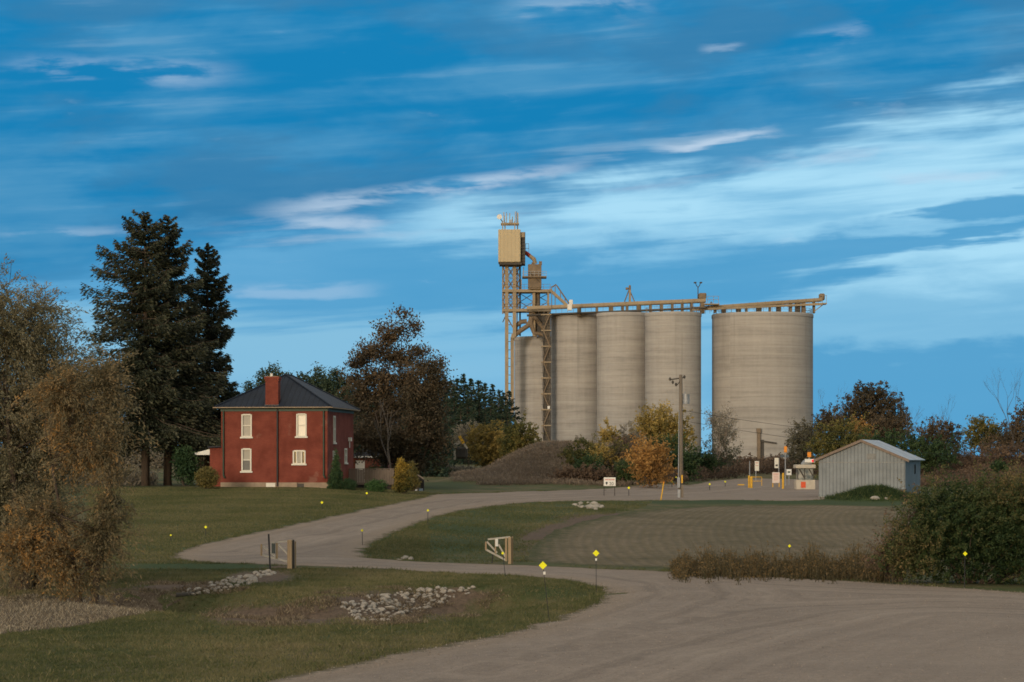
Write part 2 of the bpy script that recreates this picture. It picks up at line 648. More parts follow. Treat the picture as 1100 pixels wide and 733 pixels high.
M['brick'] = brick_mat('red_painted_brick', (.205, .049, .031), (.238, .058, .037), (.215, .07, .05))
M['brick_dark'] = brick_mat('plain_red_brick', (.21, .06, .04), (.25, .08, .05), (.25, .13, .10))


def metal_roof(name, col, pitch, axis, rough=.45, depth=.02):
    """Ribbed sheet metal: ribs as a bump and a darker seam along the sheet."""
    m, t, b = new_mat(name, rough, .4, .15)
    tc = t.n('ShaderNodeTexCoord').outputs['Object']
    sep = t.n('ShaderNodeSeparateXYZ')
    t.link(tc, sep.inputs[0])
    x = sep.outputs[axis]
    fr = t.m('FRACT', t.m('MULTIPLY', x, 1 / pitch))
    rib = t.smooth(t.m('ABSOLUTE', t.m('SUBTRACT', fr, .5)), .36, .46)
    n = t.noise(tc, .7, 5, .6)
    c0 = t.ramp(n, [(.3, tuple(c * .75 for c in col)), (.7, tuple(c * 1.15 for c in col))])
    t.link(t.mix(t.m('MULTIPLY', rib, .45), c0, tuple(c * .35 for c in col) + (1,)), b.inputs['Base Color'])
    t.link(t.bump(rib, .8, depth), b.inputs['Normal'])
    return m


M['roof_front'] = metal_roof('blue_grey_metal_roof', (.009, .016, .03), .42, 0, .6)
M['roof_side'] = metal_roof('blue_grey_metal_roof_side', (.009, .016, .03), .42, 1, .6)
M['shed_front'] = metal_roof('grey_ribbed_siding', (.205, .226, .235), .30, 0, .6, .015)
M['shed_side'] = metal_roof('grey_ribbed_siding_shaded', (.165, .195, .22), .30, 1, .6, .015)  # darker, bluer copy of the siding: the side wall's shade is painted in
M['shed_roof'] = metal_roof('pale_steel_roofing', (.46, .46, .45), .6, 1, .4, .012)


def silo_mat(name, tint=1.0, seam=1.22):
    """Slip-formed concrete: horizontal pour bands, streaks of staining running down."""
    m, t, b = new_mat(name, .9, .2)
    tc = t.n('ShaderNodeTexCoord').outputs['Object']
    sep = t.n('ShaderNodeSeparateXYZ')
    t.link(tc, sep.inputs[0])
    x, y, z = sep.outputs
    th = t.m('ARCTAN2', x, y)
    band = t.noise(t.comb(t.m('MULTIPLY', th, .5), t.m('MULTIPLY', z, .8)), 1.0, 4, .65)
    band2 = t.noise(t.comb(t.m('MULTIPLY', th, .12), t.m('MULTIPLY', z, .28), 3.0), 1.0, 2, .5)
    fr = t.m('FRACT', t.m('ADD', t.m('MULTIPLY', z, 1 / seam), t.m('MULTIPLY', t.noise(t.comb(th, z), .6, 2), .25)))
    line = t.smooth(t.m('ABSOLUTE', t.m('SUBTRACT', fr, .5)), .40, .48)
    streak = t.noise(t.comb(t.m('MULTIPLY', th, 5.5), t.m('MULTIPLY', z, .05)), 1.0, 4, .6)
    grain = t.noise(tc, 1.6, 5, .65)
    g = lambda v: tuple(v * tint * k for k in (1.0, .94, .855))
    f = t.m('ADD', t.m('MULTIPLY', band, .50), t.m('ADD', t.m('MULTIPLY', band2, .25), t.m('ADD', t.m('MULTIPLY', streak, .2), t.m('MULTIPLY', grain, .12))))
    col = t.ramp(f, [(.40, g(.285)), (.52, g(.37)), (.66, g(.445))])
    col = t.mix(t.m('MULTIPLY', line, .22), col, (*g(.23), 1))
    st = t.smooth(t.noise(t.comb(t.m('MULTIPLY', th, 4.0), t.m('MULTIPLY', z, .02), 7.0), 1.0, 3, .6), .58, .72)
    col = t.mix(t.m('MULTIPLY', st, .35), col, (*g(.215), 1))
    t.link(col, b.inputs['Base Color'])
    t.link(t.bump(t.m('ADD', line, t.m('MULTIPLY', grain, .6)), .35, -.05), b.inputs['Normal'])
    return m


M['silo'] = silo_mat('silo_concrete', .96)
M['silo_big'] = silo_mat('big_silo_concrete', .97, 2.1)

# foliage
F = {}
F['willow'] = foliage('olive_willow_leaves', [(.048, .049, .027), (.102, .094, .054), (.17, .148, .09), (.26, .215, .135)])
F['willow_gold'] = foliage('yellowing_willow_leaves', [(.048, .046, .027), (.10, .086, .048), (.175, .13, .068), (.40, .205, .055)])
F['spruce'] = foliage('spruce_needles', [(.014, .020, .013), (.03, .038, .022), (.058, .064, .036), (.095, .09, .056)], .12)
F['pine'] = foliage('pine_needles', [(.012, .026, .016), (.025, .045, .026), (.055, .075, .04), (.10, .095, .05)], .12)
F['fir_far'] = foliage('forest_conifer_needles', [(.008, .022, .016), (.016, .036, .024), (.03, .055, .032), (.06, .065, .03)], .12)
F['russet'] = foliage('russet_oak_leaves', [(.024, .021, .014), (.052, .041, .025), (.092, .064, .036), (.14, .094, .052)], .25)
F['rust_dark'] = foliage('dark_olive_brown_leaves', [(.016, .016, .010), (.035, .030, .018), (.066, .049, .028), (.10, .068, .038)], .2)
F['gold'] = foliage('golden_leaves', [(.07, .062, .022), (.16, .125, .036), (.28, .20, .055), (.42, .30, .11)])
F['orange'] = foliage('orange_leaves', [(.09, .052, .02), (.19, .105, .035), (.31, .17, .05), (.42, .25, .09)])
F['green_dark'] = foliage('dark_green_leaves', [(.010, .022, .011), (.022, .045, .018), (.045, .07, .025), (.09, .10, .035)])
F['green_gold'] = foliage('turning_green_leaves', [(.022, .03, .013), (.06, .065, .02), (.13, .11, .03), (.24, .165, .05)])
F['bush_right'] = foliage('roadside_bush_leaves', [(.008, .017, .007), (.017, .034, .012), (.034, .053, .017), (.072, .070, .026), (.15, .108, .048)])
F['grey_brown'] = foliage('grey_brown_twigs', [(.08, .07, .055), (.135, .118, .09), (.19, .165, .12), (.24, .21, .15)])
F['mound_grass'] = foliage('mound_dry_grass', [(.085, .064, .046), (.15, .114, .082), (.22, .17, .123), (.30, .24, .175)], .3)
F['dry_red'] = foliage('dry_reddish_brush', [(.035, .025, .018), (.075, .05, .034), (.12, .08, .052), (.17, .12, .075)])
F['cedar_gold'] = foliage('golden_cedar', [(.08, .06, .012), (.22, .14, .02), (.38, .23, .03), (.5, .33, .06)], .2)
F['cedar_green'] = foliage('green_cedar', [(.012, .03, .013), (.025, .055, .022), (.045, .08, .03), (.07, .11, .04)], .14)
F['round_olive'] = foliage('olive_round_shrub', [(.03, .03, .012), (.07, .065, .022), (.13, .105, .032), (.2, .15, .05)], .2)
F['grass'] = foliage('lawn_blades', [(.04, .052, .018), (.075, .080, .030), (.125, .112, .050), (.19, .155, .08)], .3, .75)
F['grass_dry'] = foliage('dry_grass_blades', [(.05, .038, .026), (.10, .075, .05), (.17, .13, .085), (.25, .2, .13)], .3, .8)
F['weeds'] = foliage('goldenrod_weeds', [(.024, .026, .013), (.052, .043, .021), (.095, .066, .030), (.18, .11, .042)], .3)
F['stubble'] = foliage('corn_stubble', [(.08, .065, .045), (.15, .12, .08), (.23, .19, .13), (.33, .28, .2)], .2, .8)

# ------------------------------------------------------------------ ground sheet
xs = np.concatenate([-np.geomspace(3000, 62, 26)[:-1], np.arange(-62, 82, .62), np.geomspace(82, 3000, 26)])
ysr = np.concatenate([np.linspace(-400, 20, 12)[:-1], np.arange(20, 46, 1.2), np.arange(46, 125, .5), np.arange(125, 320, 1.1), np.geomspace(320, 3600, 42)])
GX, GY = np.meshgrid(xs, ysr)
GZ = terrain(GX, GY)
nx, ny = len(xs), len(ysr)
co = np.stack([GX, GY, GZ], -1).reshape(-1, 3)
ii, jj = np.meshgrid(np.arange(nx - 1), np.arange(ny - 1))
b0 = (jj * nx + ii).reshape(-1)
faces = np.stack([b0, b0 + 1, b0 + nx + 1, b0 + nx], 1)
gme = bpy.data.meshes.new('ground')
gme.vertices.add(len(co))
gme.vertices.foreach_set('co', co.reshape(-1))
gme.loops.add(faces.size)
gme.loops.foreach_set('vertex_index', faces.reshape(-1).astype(np.int32))
gme.polygons.add(len(faces))
gme.polygons.foreach_set('loop_start', np.arange(0, faces.size, 4, dtype=np.int32))
gme.update(calc_edges=True)
gme.polygons.foreach_set('use_smooth', [True] * len(faces))


def proj(X, Y, Z):
    Yc = np.maximum(Y, 5)
    return U0 + FPX * X / Yc, V0 - FPX * (Z - CAMZ) / Yc


GU, GV = proj(co[:, 0], co[:, 1], co[:, 2])


def blobs(lst):
    """Ground patches: ((u,v) of the centre, size across, size along) -> mask over the ground's vertices."""
    m = np.zeros(len(co))
    for u, v, du, dv, a in lst:
        m = np.maximum(m, a * np.exp(-(((GU - u) / du) ** 2 + ((GV - v) / dv) ** 2) ** 1.5))
    return m * (co[:, 1] > 10)


lush = blobs([(215, 612, 95, 9, 1), (330, 600, 60, 8, .5), (470, 575, 85, 20, 1), (425, 592, 40, 10, 1), (560, 552, 70, 9, .9), (620, 541, 60, 4, .9), (800, 539, 150, 3, 1),
              (930, 540, 60, 4, 1), (600, 635, 55, 12, .75), (560, 660, 60, 8, .5), (230, 672, 60, 7, .45), (90, 665, 50, 10, .4), (225, 545, 90, 8, .5), (300, 536, 80, 4, .6), (180, 560, 60, 6, .6), (180, 535, 60, 4, .6), (120, 590, 90, 8, .6), (480, 522, 50, 6, .6), (700, 608, 60, 5, .55), (20, 620, 130, 8, .8),
              (900, 531, 25, 6, 1), (925, 533, 25, 5, 1), (250, 585, 60, 6, .3)])
dirt = blobs([(60, 632, 150, 6, .9), (200, 630, 55, 6, .9), (280, 620, 45, 8, .8), (300, 662, 90, 12, 1), (420, 652, 100, 20, 1), (490, 640, 50, 10, .8), (575, 576, 22, 6, 1), (600, 568, 24, 6, 1), (628, 560, 24, 5, 1), (655, 554, 22, 4, .9), (560, 590, 30, 10, .5), (640, 556, 55, 4, .8),
              (400, 521, 45, 4, 1), (320, 524, 50, 2, .6), (300, 612, 25, 6, .8), (690, 634, 40, 6, .5), (205, 594, 25, 6, .4)])
dry = np.maximum(blobs([(620, 492, 70, 24, 1), (560, 505, 40, 16, .9), (500, 508, 40, 10, .6), (1050, 500, 110, 16, 1), (700, 510, 90, 9, 1), (840, 502, 90, 8, 1), (620, 675, 70, 10, .35), (480, 690, 120, 12, .5), (380, 700, 160, 14, .55), (80, 700, 120, 14, .35), (300, 690, 80, 10, .4)]),
                 sm(co[:, 1], 250 * S, 300 * S) * .8)
for nm, arr in (('lush', lush), ('dirt', dirt), ('dry', dry)):
    a = gme.attributes.new(nm, 'FLOAT', 'POINT')
    a.data.foreach_set('value', arr.astype(np.float32))

m, t, b = new_mat('turf', .9, .15)
tc = t.n('ShaderNodeTexCoord').outputs['Object']
n_big = t.noise(t.mapping(tc, (.55, .8, 1)), .17, 6, .62)
n_mid = t.noise(t.mapping(tc, (1, .45, 1)), .9, 5, .65)
n_fine = t.noise(t.mapping(tc, (1, .5, 1)), 6.5, 5, .75)
mixf = t.m('ADD', t.m('MULTIPLY', n_big, .45), t.m('ADD', t.m('MULTIPLY', n_mid, .35), t.m('MULTIPLY', n_fine, .2)))
col = t.ramp(mixf, [(.38, (.040, .066, .020)), (.46, (.074, .088, .031)), (.53, (.118, .105, .046)), (.62, (.175, .138, .074))])
wob = t.m('MULTIPLY', t.m('SUBTRACT', t.m('ADD', t.m('MULTIPLY', n_mid, .6), t.m('MULTIPLY', n_fine, .4)), .5), 1.5)
mask = lambda nm, k=1.0: t.smooth(t.m('ADD', t.attr(nm).outputs['Fac'], t.m('MULTIPLY', wob, k)), .22, .72)
col = t.mix(t.m('MULTIPLY', mask('lush', .8), .85), col, t.ramp(n_fine, [(.3, (.028, .052, .018)), (.7, (.062, .092, .032))]))
col = t.mix(t.m('MULTIPLY', mask('dry', .6), .8), col, t.ramp(n_fine, [(.3, (.085, .062, .042)), (.7, (.185, .135, .09))]))
col = t.mix(mask('dirt'), col, t.ramp(n_fine, [(.3, (.075, .052, .036)), (.7, (.19, .135, .092))]))
t.link(col, b.inputs['Base Color'])
t.link(t.bump(t.m('ADD', n_fine, t.m('MULTIPLY', n_mid, .8)), .9, .07), b.inputs['Normal'])
gme.materials.append(m)
ground = bpy.data.objects.new('ground', gme)
C.objects.link(ground)
tag(ground, 'mown brown green lawn and rough ground rolling to the horizon', None, None, 'structure')


# ------------------------------------------------------------------ sheets laid on the ground
def pip(px, py, poly):
    inside = np.zeros(px.shape, bool)
    n = len(poly)
    for i in range(n):
        x0, y0 = poly[i]
        x1, y1 = poly[(i + 1) % n]
        c = ((y0 > py) != (y1 > py)) & (px < (x1 - x0) * (py - y0) / ((y1 - y0) or 1e-9) + x0)
        inside ^= c
    return inside


def edge_dist(px, py, poly):
    d = np.full(px.shape, 1e9)
    n = len(poly)
    for i in range(n):
        x0, y0 = poly[i]
        x1, y1 = poly[(i + 1) % n]
        dx, dy = x1 - x0, y1 - y0
        tt = np.clip(((px - x0) * dx + (py - y0) * dy) / (dx * dx + dy * dy + 1e-12), 0, 1)
        d = np.minimum(d, np.hypot(px - x0 - tt * dx, py - y0 - tt * dy))
    return d


def world_poly(px, step=0.8, jit=0.12, curve=True):
    """Photo outline -> ground outline, smoothed (Catmull-Rom), resampled and made irregular."""
    w = [np.array(unproject(u, v)[:2]) for u, v in px]
    n = len(w)
    out = []
    for i in range(n):
        p0, p1, p2, p3 = w[i - 1], w[i], w[(i + 1) % n], w[(i + 2) % n]
        L = np.linalg.norm(p2 - p1)
        k = max(1, int(L / step))
        tang = min(L, np.linalg.norm(p1 - p0), 1e9)
        for j in range(k):
            q = j / k
            if curve:
                m1 = unit((p2 - p0)[None])[0] * min(L, np.linalg.norm(p1 - p0)) * .8
                m2 = unit((p3 - p1)[None])[0] * min(L, np.linalg.norm(p3 - p2)) * .8
                a = (2 * q ** 3 - 3 * q ** 2 + 1) * p1 + (q ** 3 - 2 * q ** 2 + q) * m1 + (-2 * q ** 3 + 3 * q ** 2) * p2 + (q ** 3 - q ** 2) * m2
            else:
                a = p1 + (p2 - p1) * q
            out.append(a + RS.normal(size=2) * jit)
    return [tuple(p) for p in out]


def sheet(name, poly, mat, grid, lift, extra=None):
    P = np.array(poly)
    x0, y0 = P.min(0)
    x1, y1 = P.max(0)
    gx, gy = np.meshgrid(np.arange(x0, x1, grid), np.arange(y0, y1, grid))
    gx, gy = gx.ravel() + RS.rand(gx.size) * grid * .3, gy.ravel() + RS.rand(gx.size) * grid * .3
    k = pip(gx, gy, poly)
    gx, gy = gx[k], gy[k]
    k = edge_dist(gx, gy, poly) > grid * .35
    gx, gy = gx[k], gy[k]
    pts = [Vector(p) for p in poly] + [Vector((a, c)) for a, c in zip(gx, gy)]
    n = len(poly)
    vs, _e, fs, *_ = delaunay_2d_cdt(pts, [(i, (i + 1) % n) for i in range(n)], [], 1, 1e-5)
    A = np.array([tuple(v) for v in vs])
    Z = terrain(A[:, 0], A[:, 1])
    ed = edge_dist(A[:, 0], A[:, 1], poly)
    z = Z + lift * np.minimum(1, .15 + ed / .5)
    me = bpy.data.meshes.new(name)
    me.from_pydata([(a[0], a[1], c) for a, c in zip(A, z)], [], [tuple(f) for f in fs])
    me.polygons.foreach_set('use_smooth', [True] * len(me.polygons))
    at_ = me.attributes.new('edge', 'FLOAT', 'POINT')
    at_.data.foreach_set('value', ed.astype(np.float32))
    if extra:
        for nm, fn in extra.items():
            q = me.attributes.new(nm, 'FLOAT', 'POINT')
            q.data.foreach_set('value', np.asarray(fn(A)).astype(np.float32))
    bm = bmesh.new()
    bm.from_mesh(me)
    for f in bm.faces:
        if f.normal.z < 0:
            f.normal_flip()
    bm.to_mesh(me)
    bm.free()
    me.materials.append(mat)
    o = bpy.data.objects.new(name, me)
    C.objects.link(o)
    o['kind'] = 'structure'
    return o


ROAD_PX = [(60, 830), (170, 770), (285, 732), (400, 709), (480, 693), (560, 676), (620, 656), (648, 643), (643, 632), (615, 625), (560, 619), (480, 616), (420, 612), (340, 609),
           (262, 606), (205, 603), (187, 597), (205, 588), (255, 577), (330, 561), (400, 546), (455, 535),
           (470, 531), (520, 530), (580, 528), (650, 525), (720, 520), (765, 517), (800, 514), (835, 514.5), (880, 516), (915, 518), (915, 530), (882, 537), (800, 537.5), (735, 538), (650, 538), (600, 539), (555, 541), (520, 545),
           (486, 551), (455, 560), (428, 571), (405, 581), (389, 592), (398, 600), (440, 603), (500, 605.5), (560, 607.5), (640, 611), (700, 613.5), (800, 618), (900, 624), (1000, 630), (1100, 637), (1250, 650), (1450, 690), (1500, 830)]
ROAD = world_poly(ROAD_PX, .9, .10)

# wheel tracks follow the bend round the island: distance from a polyline down the middle of each track
TRK = [np.array([unproject(u, v)[:2] for u, v in ln]) for ln in
       ([(330, 604), (450, 609), (560, 612.5), (650, 617), (730, 627), (740, 640), (690, 660), (600, 685), (470, 715), (350, 745)],
        [(1150, 655), (1000, 650), (880, 655), (760, 675), (640, 705), (540, 735), (450, 770)],
        [(1150, 640), (950, 632), (800, 625), (650, 614), (500, 607.5)],
        [(230, 592), (330, 572), (430, 550), (500, 538), (600, 533), (720, 529), (800, 522)])]


def track(A):
    best = np.full(len(A), 1e9)
    for ln in TRK:
        for p, q in zip(ln[:-1], ln[1:]):
            d = q - p
            tt = np.clip(((A - p) @ d) / (d @ d), 0, 1)
            best = np.minimum(best, np.linalg.norm(A - p - tt[:, None] * d, axis=1))
    return best


m, t, b = new_mat('gravel', .95, .12)
tc = t.n('ShaderNodeTexCoord').outputs['Object']
n1 = t.noise(tc, .22, 5, .6)
n2 = t.noise(tc, 2.2, 6, .7)
n3 = t.noise(tc, 14.0, 3, .8)
n4 = t.noise(tc, 34.0, 2, .8)
f = t.m('ADD', t.m('MULTIPLY', n1, .16), t.m('ADD', t.m('MULTIPLY', n2, .16), t.m('ADD', t.m('MULTIPLY', n3, .32), t.m('MULTIPLY', n4, .36))))
trk = t.attr('track').outputs['Fac']
wavy = t.m('ADD', trk, t.m('MULTIPLY', n1, 1.2))
rut = t.m('MULTIPLY', t.m('ADD', t.m('COSINE', t.m('MULTIPLY', wavy, 2.1)), t.m('MULTIPLY', t.m('COSINE', t.m('MULTIPLY', wavy, 5.3)), .6)), t.smooth(trk, 9.0, 1.0))
f = t.m('ADD', f, t.m('MULTIPLY', rut, .026))
lines = t.noise(t.comb(t.m('MULTIPLY', wavy, 2.6), t.m('MULTIPLY', n1, .8)), 1.0, 3, .6)
f = t.m('ADD', f, t.m('MULTIPLY', t.m('MULTIPLY', t.m('SUBTRACT', lines, .5), t.smooth(trk, 10.0, 1.5)), .32))
col = t.ramp(f, [(.36, (.175, .142, .113)), (.5, (.275, .222, .178)), (.64, (.39, .322, .258))])
edge = t.attr('edge').outputs['Fac']
en = t.m('ADD', edge, t.m('MULTIPLY', t.m('SUBTRACT', n2, .5), 1.8))
col = t.mix(t.m('MULTIPLY', t.smooth(en, 1.7, .5), .65), col, t.ramp(n3, [(.3, (.22, .165, .12)), (.7, (.36, .285, .21))]))
col = t.mix(t.m('MULTIPLY', t.smooth(en, .42, .0), .8), col, t.ramp(n3, [(.3, (.06, .058, .028)), (.7, (.14, .115, .062))]))
t.link(col, b.inputs['Base Color'])
t.link(t.bump(t.m('ADD', n3, t.m('MULTIPLY', n2, .9)), .9, .035), b.inputs['Normal'])
M['gravel'] = m
road = sheet('road', ROAD, m, 1.0, .03, {'track': track})
road['label'] = 'wide curving gravel road with pale wheel tracks'

FIELD_PX = [(572, 604), (566, 594), (588, 575), (628, 560), (680, 550), (740, 545), (800, 543), (880, 543), (960, 545), (1010, 556), (1040, 590), (1000, 618), (940, 622), (850, 616.5), (760, 612.5), (680, 609.5), (620, 607.5)]
FIELD = world_poly(FIELD_PX, 1.2, .12)
fc = np.array([27.0, 96 * S])


def rowcoord(A):
    return A[:, 0] - .0024 * np.maximum(A[:, 1] - 112, -20) ** 2 - .35 * np.sin(A[:, 1] * .05 + A[:, 0] * .08)


m, t, b = new_mat('field_soil', .95, .1)
tc = t.n('ShaderNodeTexCoord').outputs['Object']
n1 = t.noise(tc, .12, 5, .6)
n2 = t.noise(tc, 1.6, 5, .7)
n3 = t.noise(tc, 7.0, 4, .75)
rc = t.m('ADD', t.attr('row').outputs['Fac'], t.m('MULTIPLY', t.m('SUBTRACT', n1, .5), .5))
w = t.m('ADD', t.m('MULTIPLY', t.m('SINE', t.m('MULTIPLY', rc, 6.283 / .55)), .5), .5)
w2 = t.m('MULTIPLY', w, t.smooth(n1, .25, .6))
f = t.m('ADD', t.m('MULTIPLY', n1, .35), t.m('ADD', t.m('MULTIPLY', n2, .35), t.m('MULTIPLY', n3, .3)))
soil = t.ramp(f, [(.38, (.105, .09, .05)), (.5, (.165, .135, .083)), (.64, (.235, .186, .122))])
col = t.mix(t.m('MULTIPLY', t.m('MULTIPLY', w2, t.smooth(t.noise(t.mapping(tc, (1.6, .35, 1)), 1.0, 5, .7), .38, .62)), .62), soil, t.ramp(n3, [(.3, (.17, .135, .088)), (.7, (.34, .26, .175))]))
edge = t.attr('edge').outputs['Fac']
en = t.m('ADD', edge, t.m('MULTIPLY', t.m('SUBTRACT', n2, .5), 4.0))
col = t.mix(t.smooth(en, 1.6, -.2), col, t.ramp(n3, [(.3, (.05, .066, .025)), (.7, (.12, .11, .055))]))
t.link(col, b.inputs['Base Color'])
t.link(t.bump(t.m('ADD', t.m('MULTIPLY', w, .8), n3), .9, .09), b.inputs['Normal'])
field = sheet('field', FIELD, m, 1.3, .018, {'row': rowcoord})
field['label'] = 'brown seeded field with curving drill rows'

STUB_PX = [(-90, 650), (0, 642), (80, 640), (140, 637), (172, 640), (190, 646), (178, 654), (150, 661), (100, 669), (40, 678), (-40, 688), (-110, 692)]
STUB = world_poly(STUB_PX, 1.0, .15)
m, t, b = new_mat('stubble_soil', .95, .1)
tc = t.n('ShaderNodeTexCoord').outputs['Object']
n2 = t.noise(t.mapping(tc, (1, .6, 1)), 2.0, 5, .75)
n3 = t.noise(tc, 9.0, 4, .75)
col = t.ramp(t.m('ADD', t.m('MULTIPLY', n2, .5), t.m('MULTIPLY', n3, .5)), [(.36, (.07, .05, .034)), (.5, (.13, .098, .068)), (.64, (.22, .175, .125))])
t.link(col, b.inputs['Base Color'])
t.link(t.bump(n3, .9, .06), b.inputs['Normal'])
stub = sheet('field', STUB, m, .8, .02)
stub['label'] = 'small strip of pale corn stubble beside the lawn'


# ------------------------------------------------------------------ grass blades, stubble, weeds (nobody could count them)
def blades(name, X, Y, h, w, mat, per=4, spread=.05, lean=.5, label=None, rnd=None, z=None):
    n = len(X)
    Z = terrain(X, Y) if z is None else z
    P = np.repeat(np.stack([X, Y, Z], 1), per, 0)
    P[:, :2] += RS.normal(size=(n * per, 2)) * spread
    hh = (np.repeat(h, per) if hasattr(h, '__len__') else h) * (.5 + .9 * RS.rand(n * per))
    a = RS.rand(n * per) * 6.283
    side = np.stack([np.cos(a), np.sin(a), 0 * a], 1) * (w * (.6 + .8 * RS.rand(n * per)))[:, None] * .5
    tip = P + np.stack([RS.normal(size=n * per) * lean * hh, RS.normal(size=n * per) * lean * hh, hh], 1)
    P[:, 2] -= .01
    V = np.stack([P - side, P + side, tip], 1)
    r = None
    if rnd is not None:
        r = np.clip(np.repeat(rnd, per) + RS.normal(size=n * per) * .15, 0, 1)
    o = quads_object(name, V, mat, None, r, tri=True)
    tag(o, label, None, None, 'stuff')
    return o


def scatter_px(n, u0, u1, v0, v1, y0=46, y1=130):
    """Random ground points within a window of the photo (uniform on the ground)."""
    Y = np.sqrt(RS.rand(n) * (y1 ** 2 - y0 ** 2) + y0 ** 2)
    X = (lerp(u0, u1, RS.rand(n)) - U0) / FPX * Y
    Z = terrain(X, Y)
    u, v = proj(X, Y, Z)
    k = (v > v0) & (v < v1)
    return X[k], Y[k]


def not_road(X, Y, margin=0.0):
    k = ~(pip(X, Y, ROAD))
    if margin:
        k &= edge_dist(X, Y, ROAD) > margin
    return k


X, Y = scatter_px(120000, -40, 700, 600, 760, 46, 92)
k = not_road(X, Y) & ~pip(X, Y, STUB)
X, Y = X[k], Y[k]
uq, vq = proj(X, Y, terrain(X, Y))
bare = np.zeros(len(X))
for (a_, b_, c_, d_) in ((300, 662, 90, 11), (420, 652, 95, 19), (490, 640, 50, 10), (280, 620, 45, 8), (200, 632, 60, 7)):
    bare = np.maximum(bare, np.exp(-(((uq - a_) / c_) ** 2 + ((vq - b_) / d_) ** 2) ** 1.5))
k = bare < .25 + .5 * RS.rand(len(X))
X, Y = X[k], Y[k]
tone = .55 + .35 * pnoise(np.stack([X * .5, Y * .3, 0 * X], 1), 1.0, 4.0) + .2 * pnoise(np.stack([X, Y * .5, 0 * X], 1), 2.1, 9.0)
blades('grass', X, Y, .035 + .02 * RS.rand(len(X)), .022, F['grass'], 4, .07, .5, 'short turning lawn grass around the gravel road', tone)
i = RS.randint(0, len(X), 2600)
blades('grass', X[i], Y[i], .06 + .06 * RS.rand(2600), .03, F['grass'], 7, .10, .7, 'longer rough tufts scattered over the near lawn', .15 + .7 * RS.rand(2600))
Y = np.sqrt(RS.rand(60000) * (84 ** 2 - 46 ** 2) + 46 ** 2)
X = lerp(-14, 24, RS.rand(60000))
ed = edge_dist(X, Y, ROAD)
k = pip(X, Y, ROAD) & (RS.rand(60000) < .25 + .75 * np.exp(-ed / .8))
X, Y = X[k], Y[k]
V = leaf_quads(np.stack([X, Y, terrain(X, Y) + .03], 1), .032, .03, None, 0, .6)
o = quads_object('gravel', V, foliage('loose_stones', [(.15, .122, .098), (.22, .18, .145), (.28, .235, .19), (.36, .31, .26)], .13, .9))
tag(o, 'loose crushed stones lying on the gravel road', None, None, 'stuff')
X, Y = scatter_px(30000, 150, 560, 625, 690, 55, 90)
uq, vq = proj(X, Y, terrain(X, Y))
k = np.zeros(len(X), bool)
for (a_, b_, c_, d_) in ((300, 662, 90, 11), (420, 652, 95, 19), (490, 640, 50, 10), (200, 632, 60, 7)):
    k |= np.exp(-(((uq - a_) / c_) ** 2 + ((vq - b_) / d_) ** 2) ** 1.5) > .25
k &= not_road(X, Y) & (pnoise(np.stack([X, Y, 0 * X], 1), 1.1, 5.) > -.1)
blades('grass', X[k], Y[k], .05 + .07 * RS.rand(k.sum()), .03, F['grass_dry'], 5, .1, .8, 'dry straw coloured grass on the bare soil of the swale')
X, Y = scatter_px(120, -40, 700, 600, 760, 46, 92)
# longer tufts at the road edges
i = RS.randint(0, len(ROAD), 5200)
E = np.array(ROAD)[i] + RS.normal(size=(5200, 2)) * .28
k = (E[:, 1] > 46) & (E[:, 1] < 200) & ~pip(E[:, 0], E[:, 1], ROAD) & (pnoise(np.stack([E[:, 0], E[:, 1] * .6, 0 * E[:, 0]], 1), .9, 2.) > -.15)
E = E[k]
blades('grass', E[:, 0], E[:, 1], .10, .03, F['grass'], 7, .12, .6, 'ragged tufts of grass along the edge of the gravel', .2 + .3 * RS.rand(len(E)))
# stubble
k = None
X, Y = scatter_px(26000, -120, 220, 632, 696, 50, 100)
k = pip(X, Y, STUB)
blades('stubble', X[k], Y[k], .10, .03, F['stubble'], 3, .08, .8, 'pale broken corn stubble beside the swale')
# wedge bank and verge grass beyond the near road
X, Y = scatter_px(60000, 380, 700, 538, 606, 88, 190)
WEDGE = [unproject(*p)[:2] for p in [(389, 593), (405, 582), (428, 572), (455, 561), (486, 552), (520, 546), (555, 542), (600, 540), (650, 539), (700, 539), (690, 546), (628, 558), (588, 573), (566, 592), (572, 604), (500, 604.5), (440, 602)]]
uq, vq = proj(X, Y, terrain(X, Y))
k = (np.exp(-((uq - 605) / 42) ** 2 - ((vq - 567 + (uq - 605) * .28) / 6) ** 2) < .3) & pip(X, Y, WEDGE) & not_road(X, Y, .1) & ~pip(X, Y, FIELD) & (RS.rand(len(X)) < .75 + .5 * pnoise(np.stack([X, Y * .5, 0 * X], 1), .6, 1.))
X, Y = X[k], Y[k]
blades('grass', X, Y, .07, .04, F['grass'], 3, .1, .5, 'green grass on the bank between road and field', np.clip(.34 + .34 * pnoise(np.stack([X, Y * .6, 0 * X], 1), .4, 3.), 0, 1))
X, Y = scatter_px(90000, 95, 460, 524, 606, 92, 182)
k = not_road(X, Y, .15)
X, Y = X[k], Y[k]
tone = .46 + .14 * pnoise(np.stack([X * .3 + 2 * np.sin(Y * .07), Y * .31 + 2.2 * np.sin(X * .11), 0 * X], 1), 1.0, 7.) + .14 * pnoise(np.stack([X, Y, 0 * X], 1), .63, 2.) + .08 * pnoise(np.stack([X, Y, 0 * X], 1), 1.7, 4.)
blades('grass', X, Y, .05 + .02 * RS.rand(len(X)), .045, F['grass'], 3, .12, .5, 'short lawn grass between the drive and the brick house', tone)
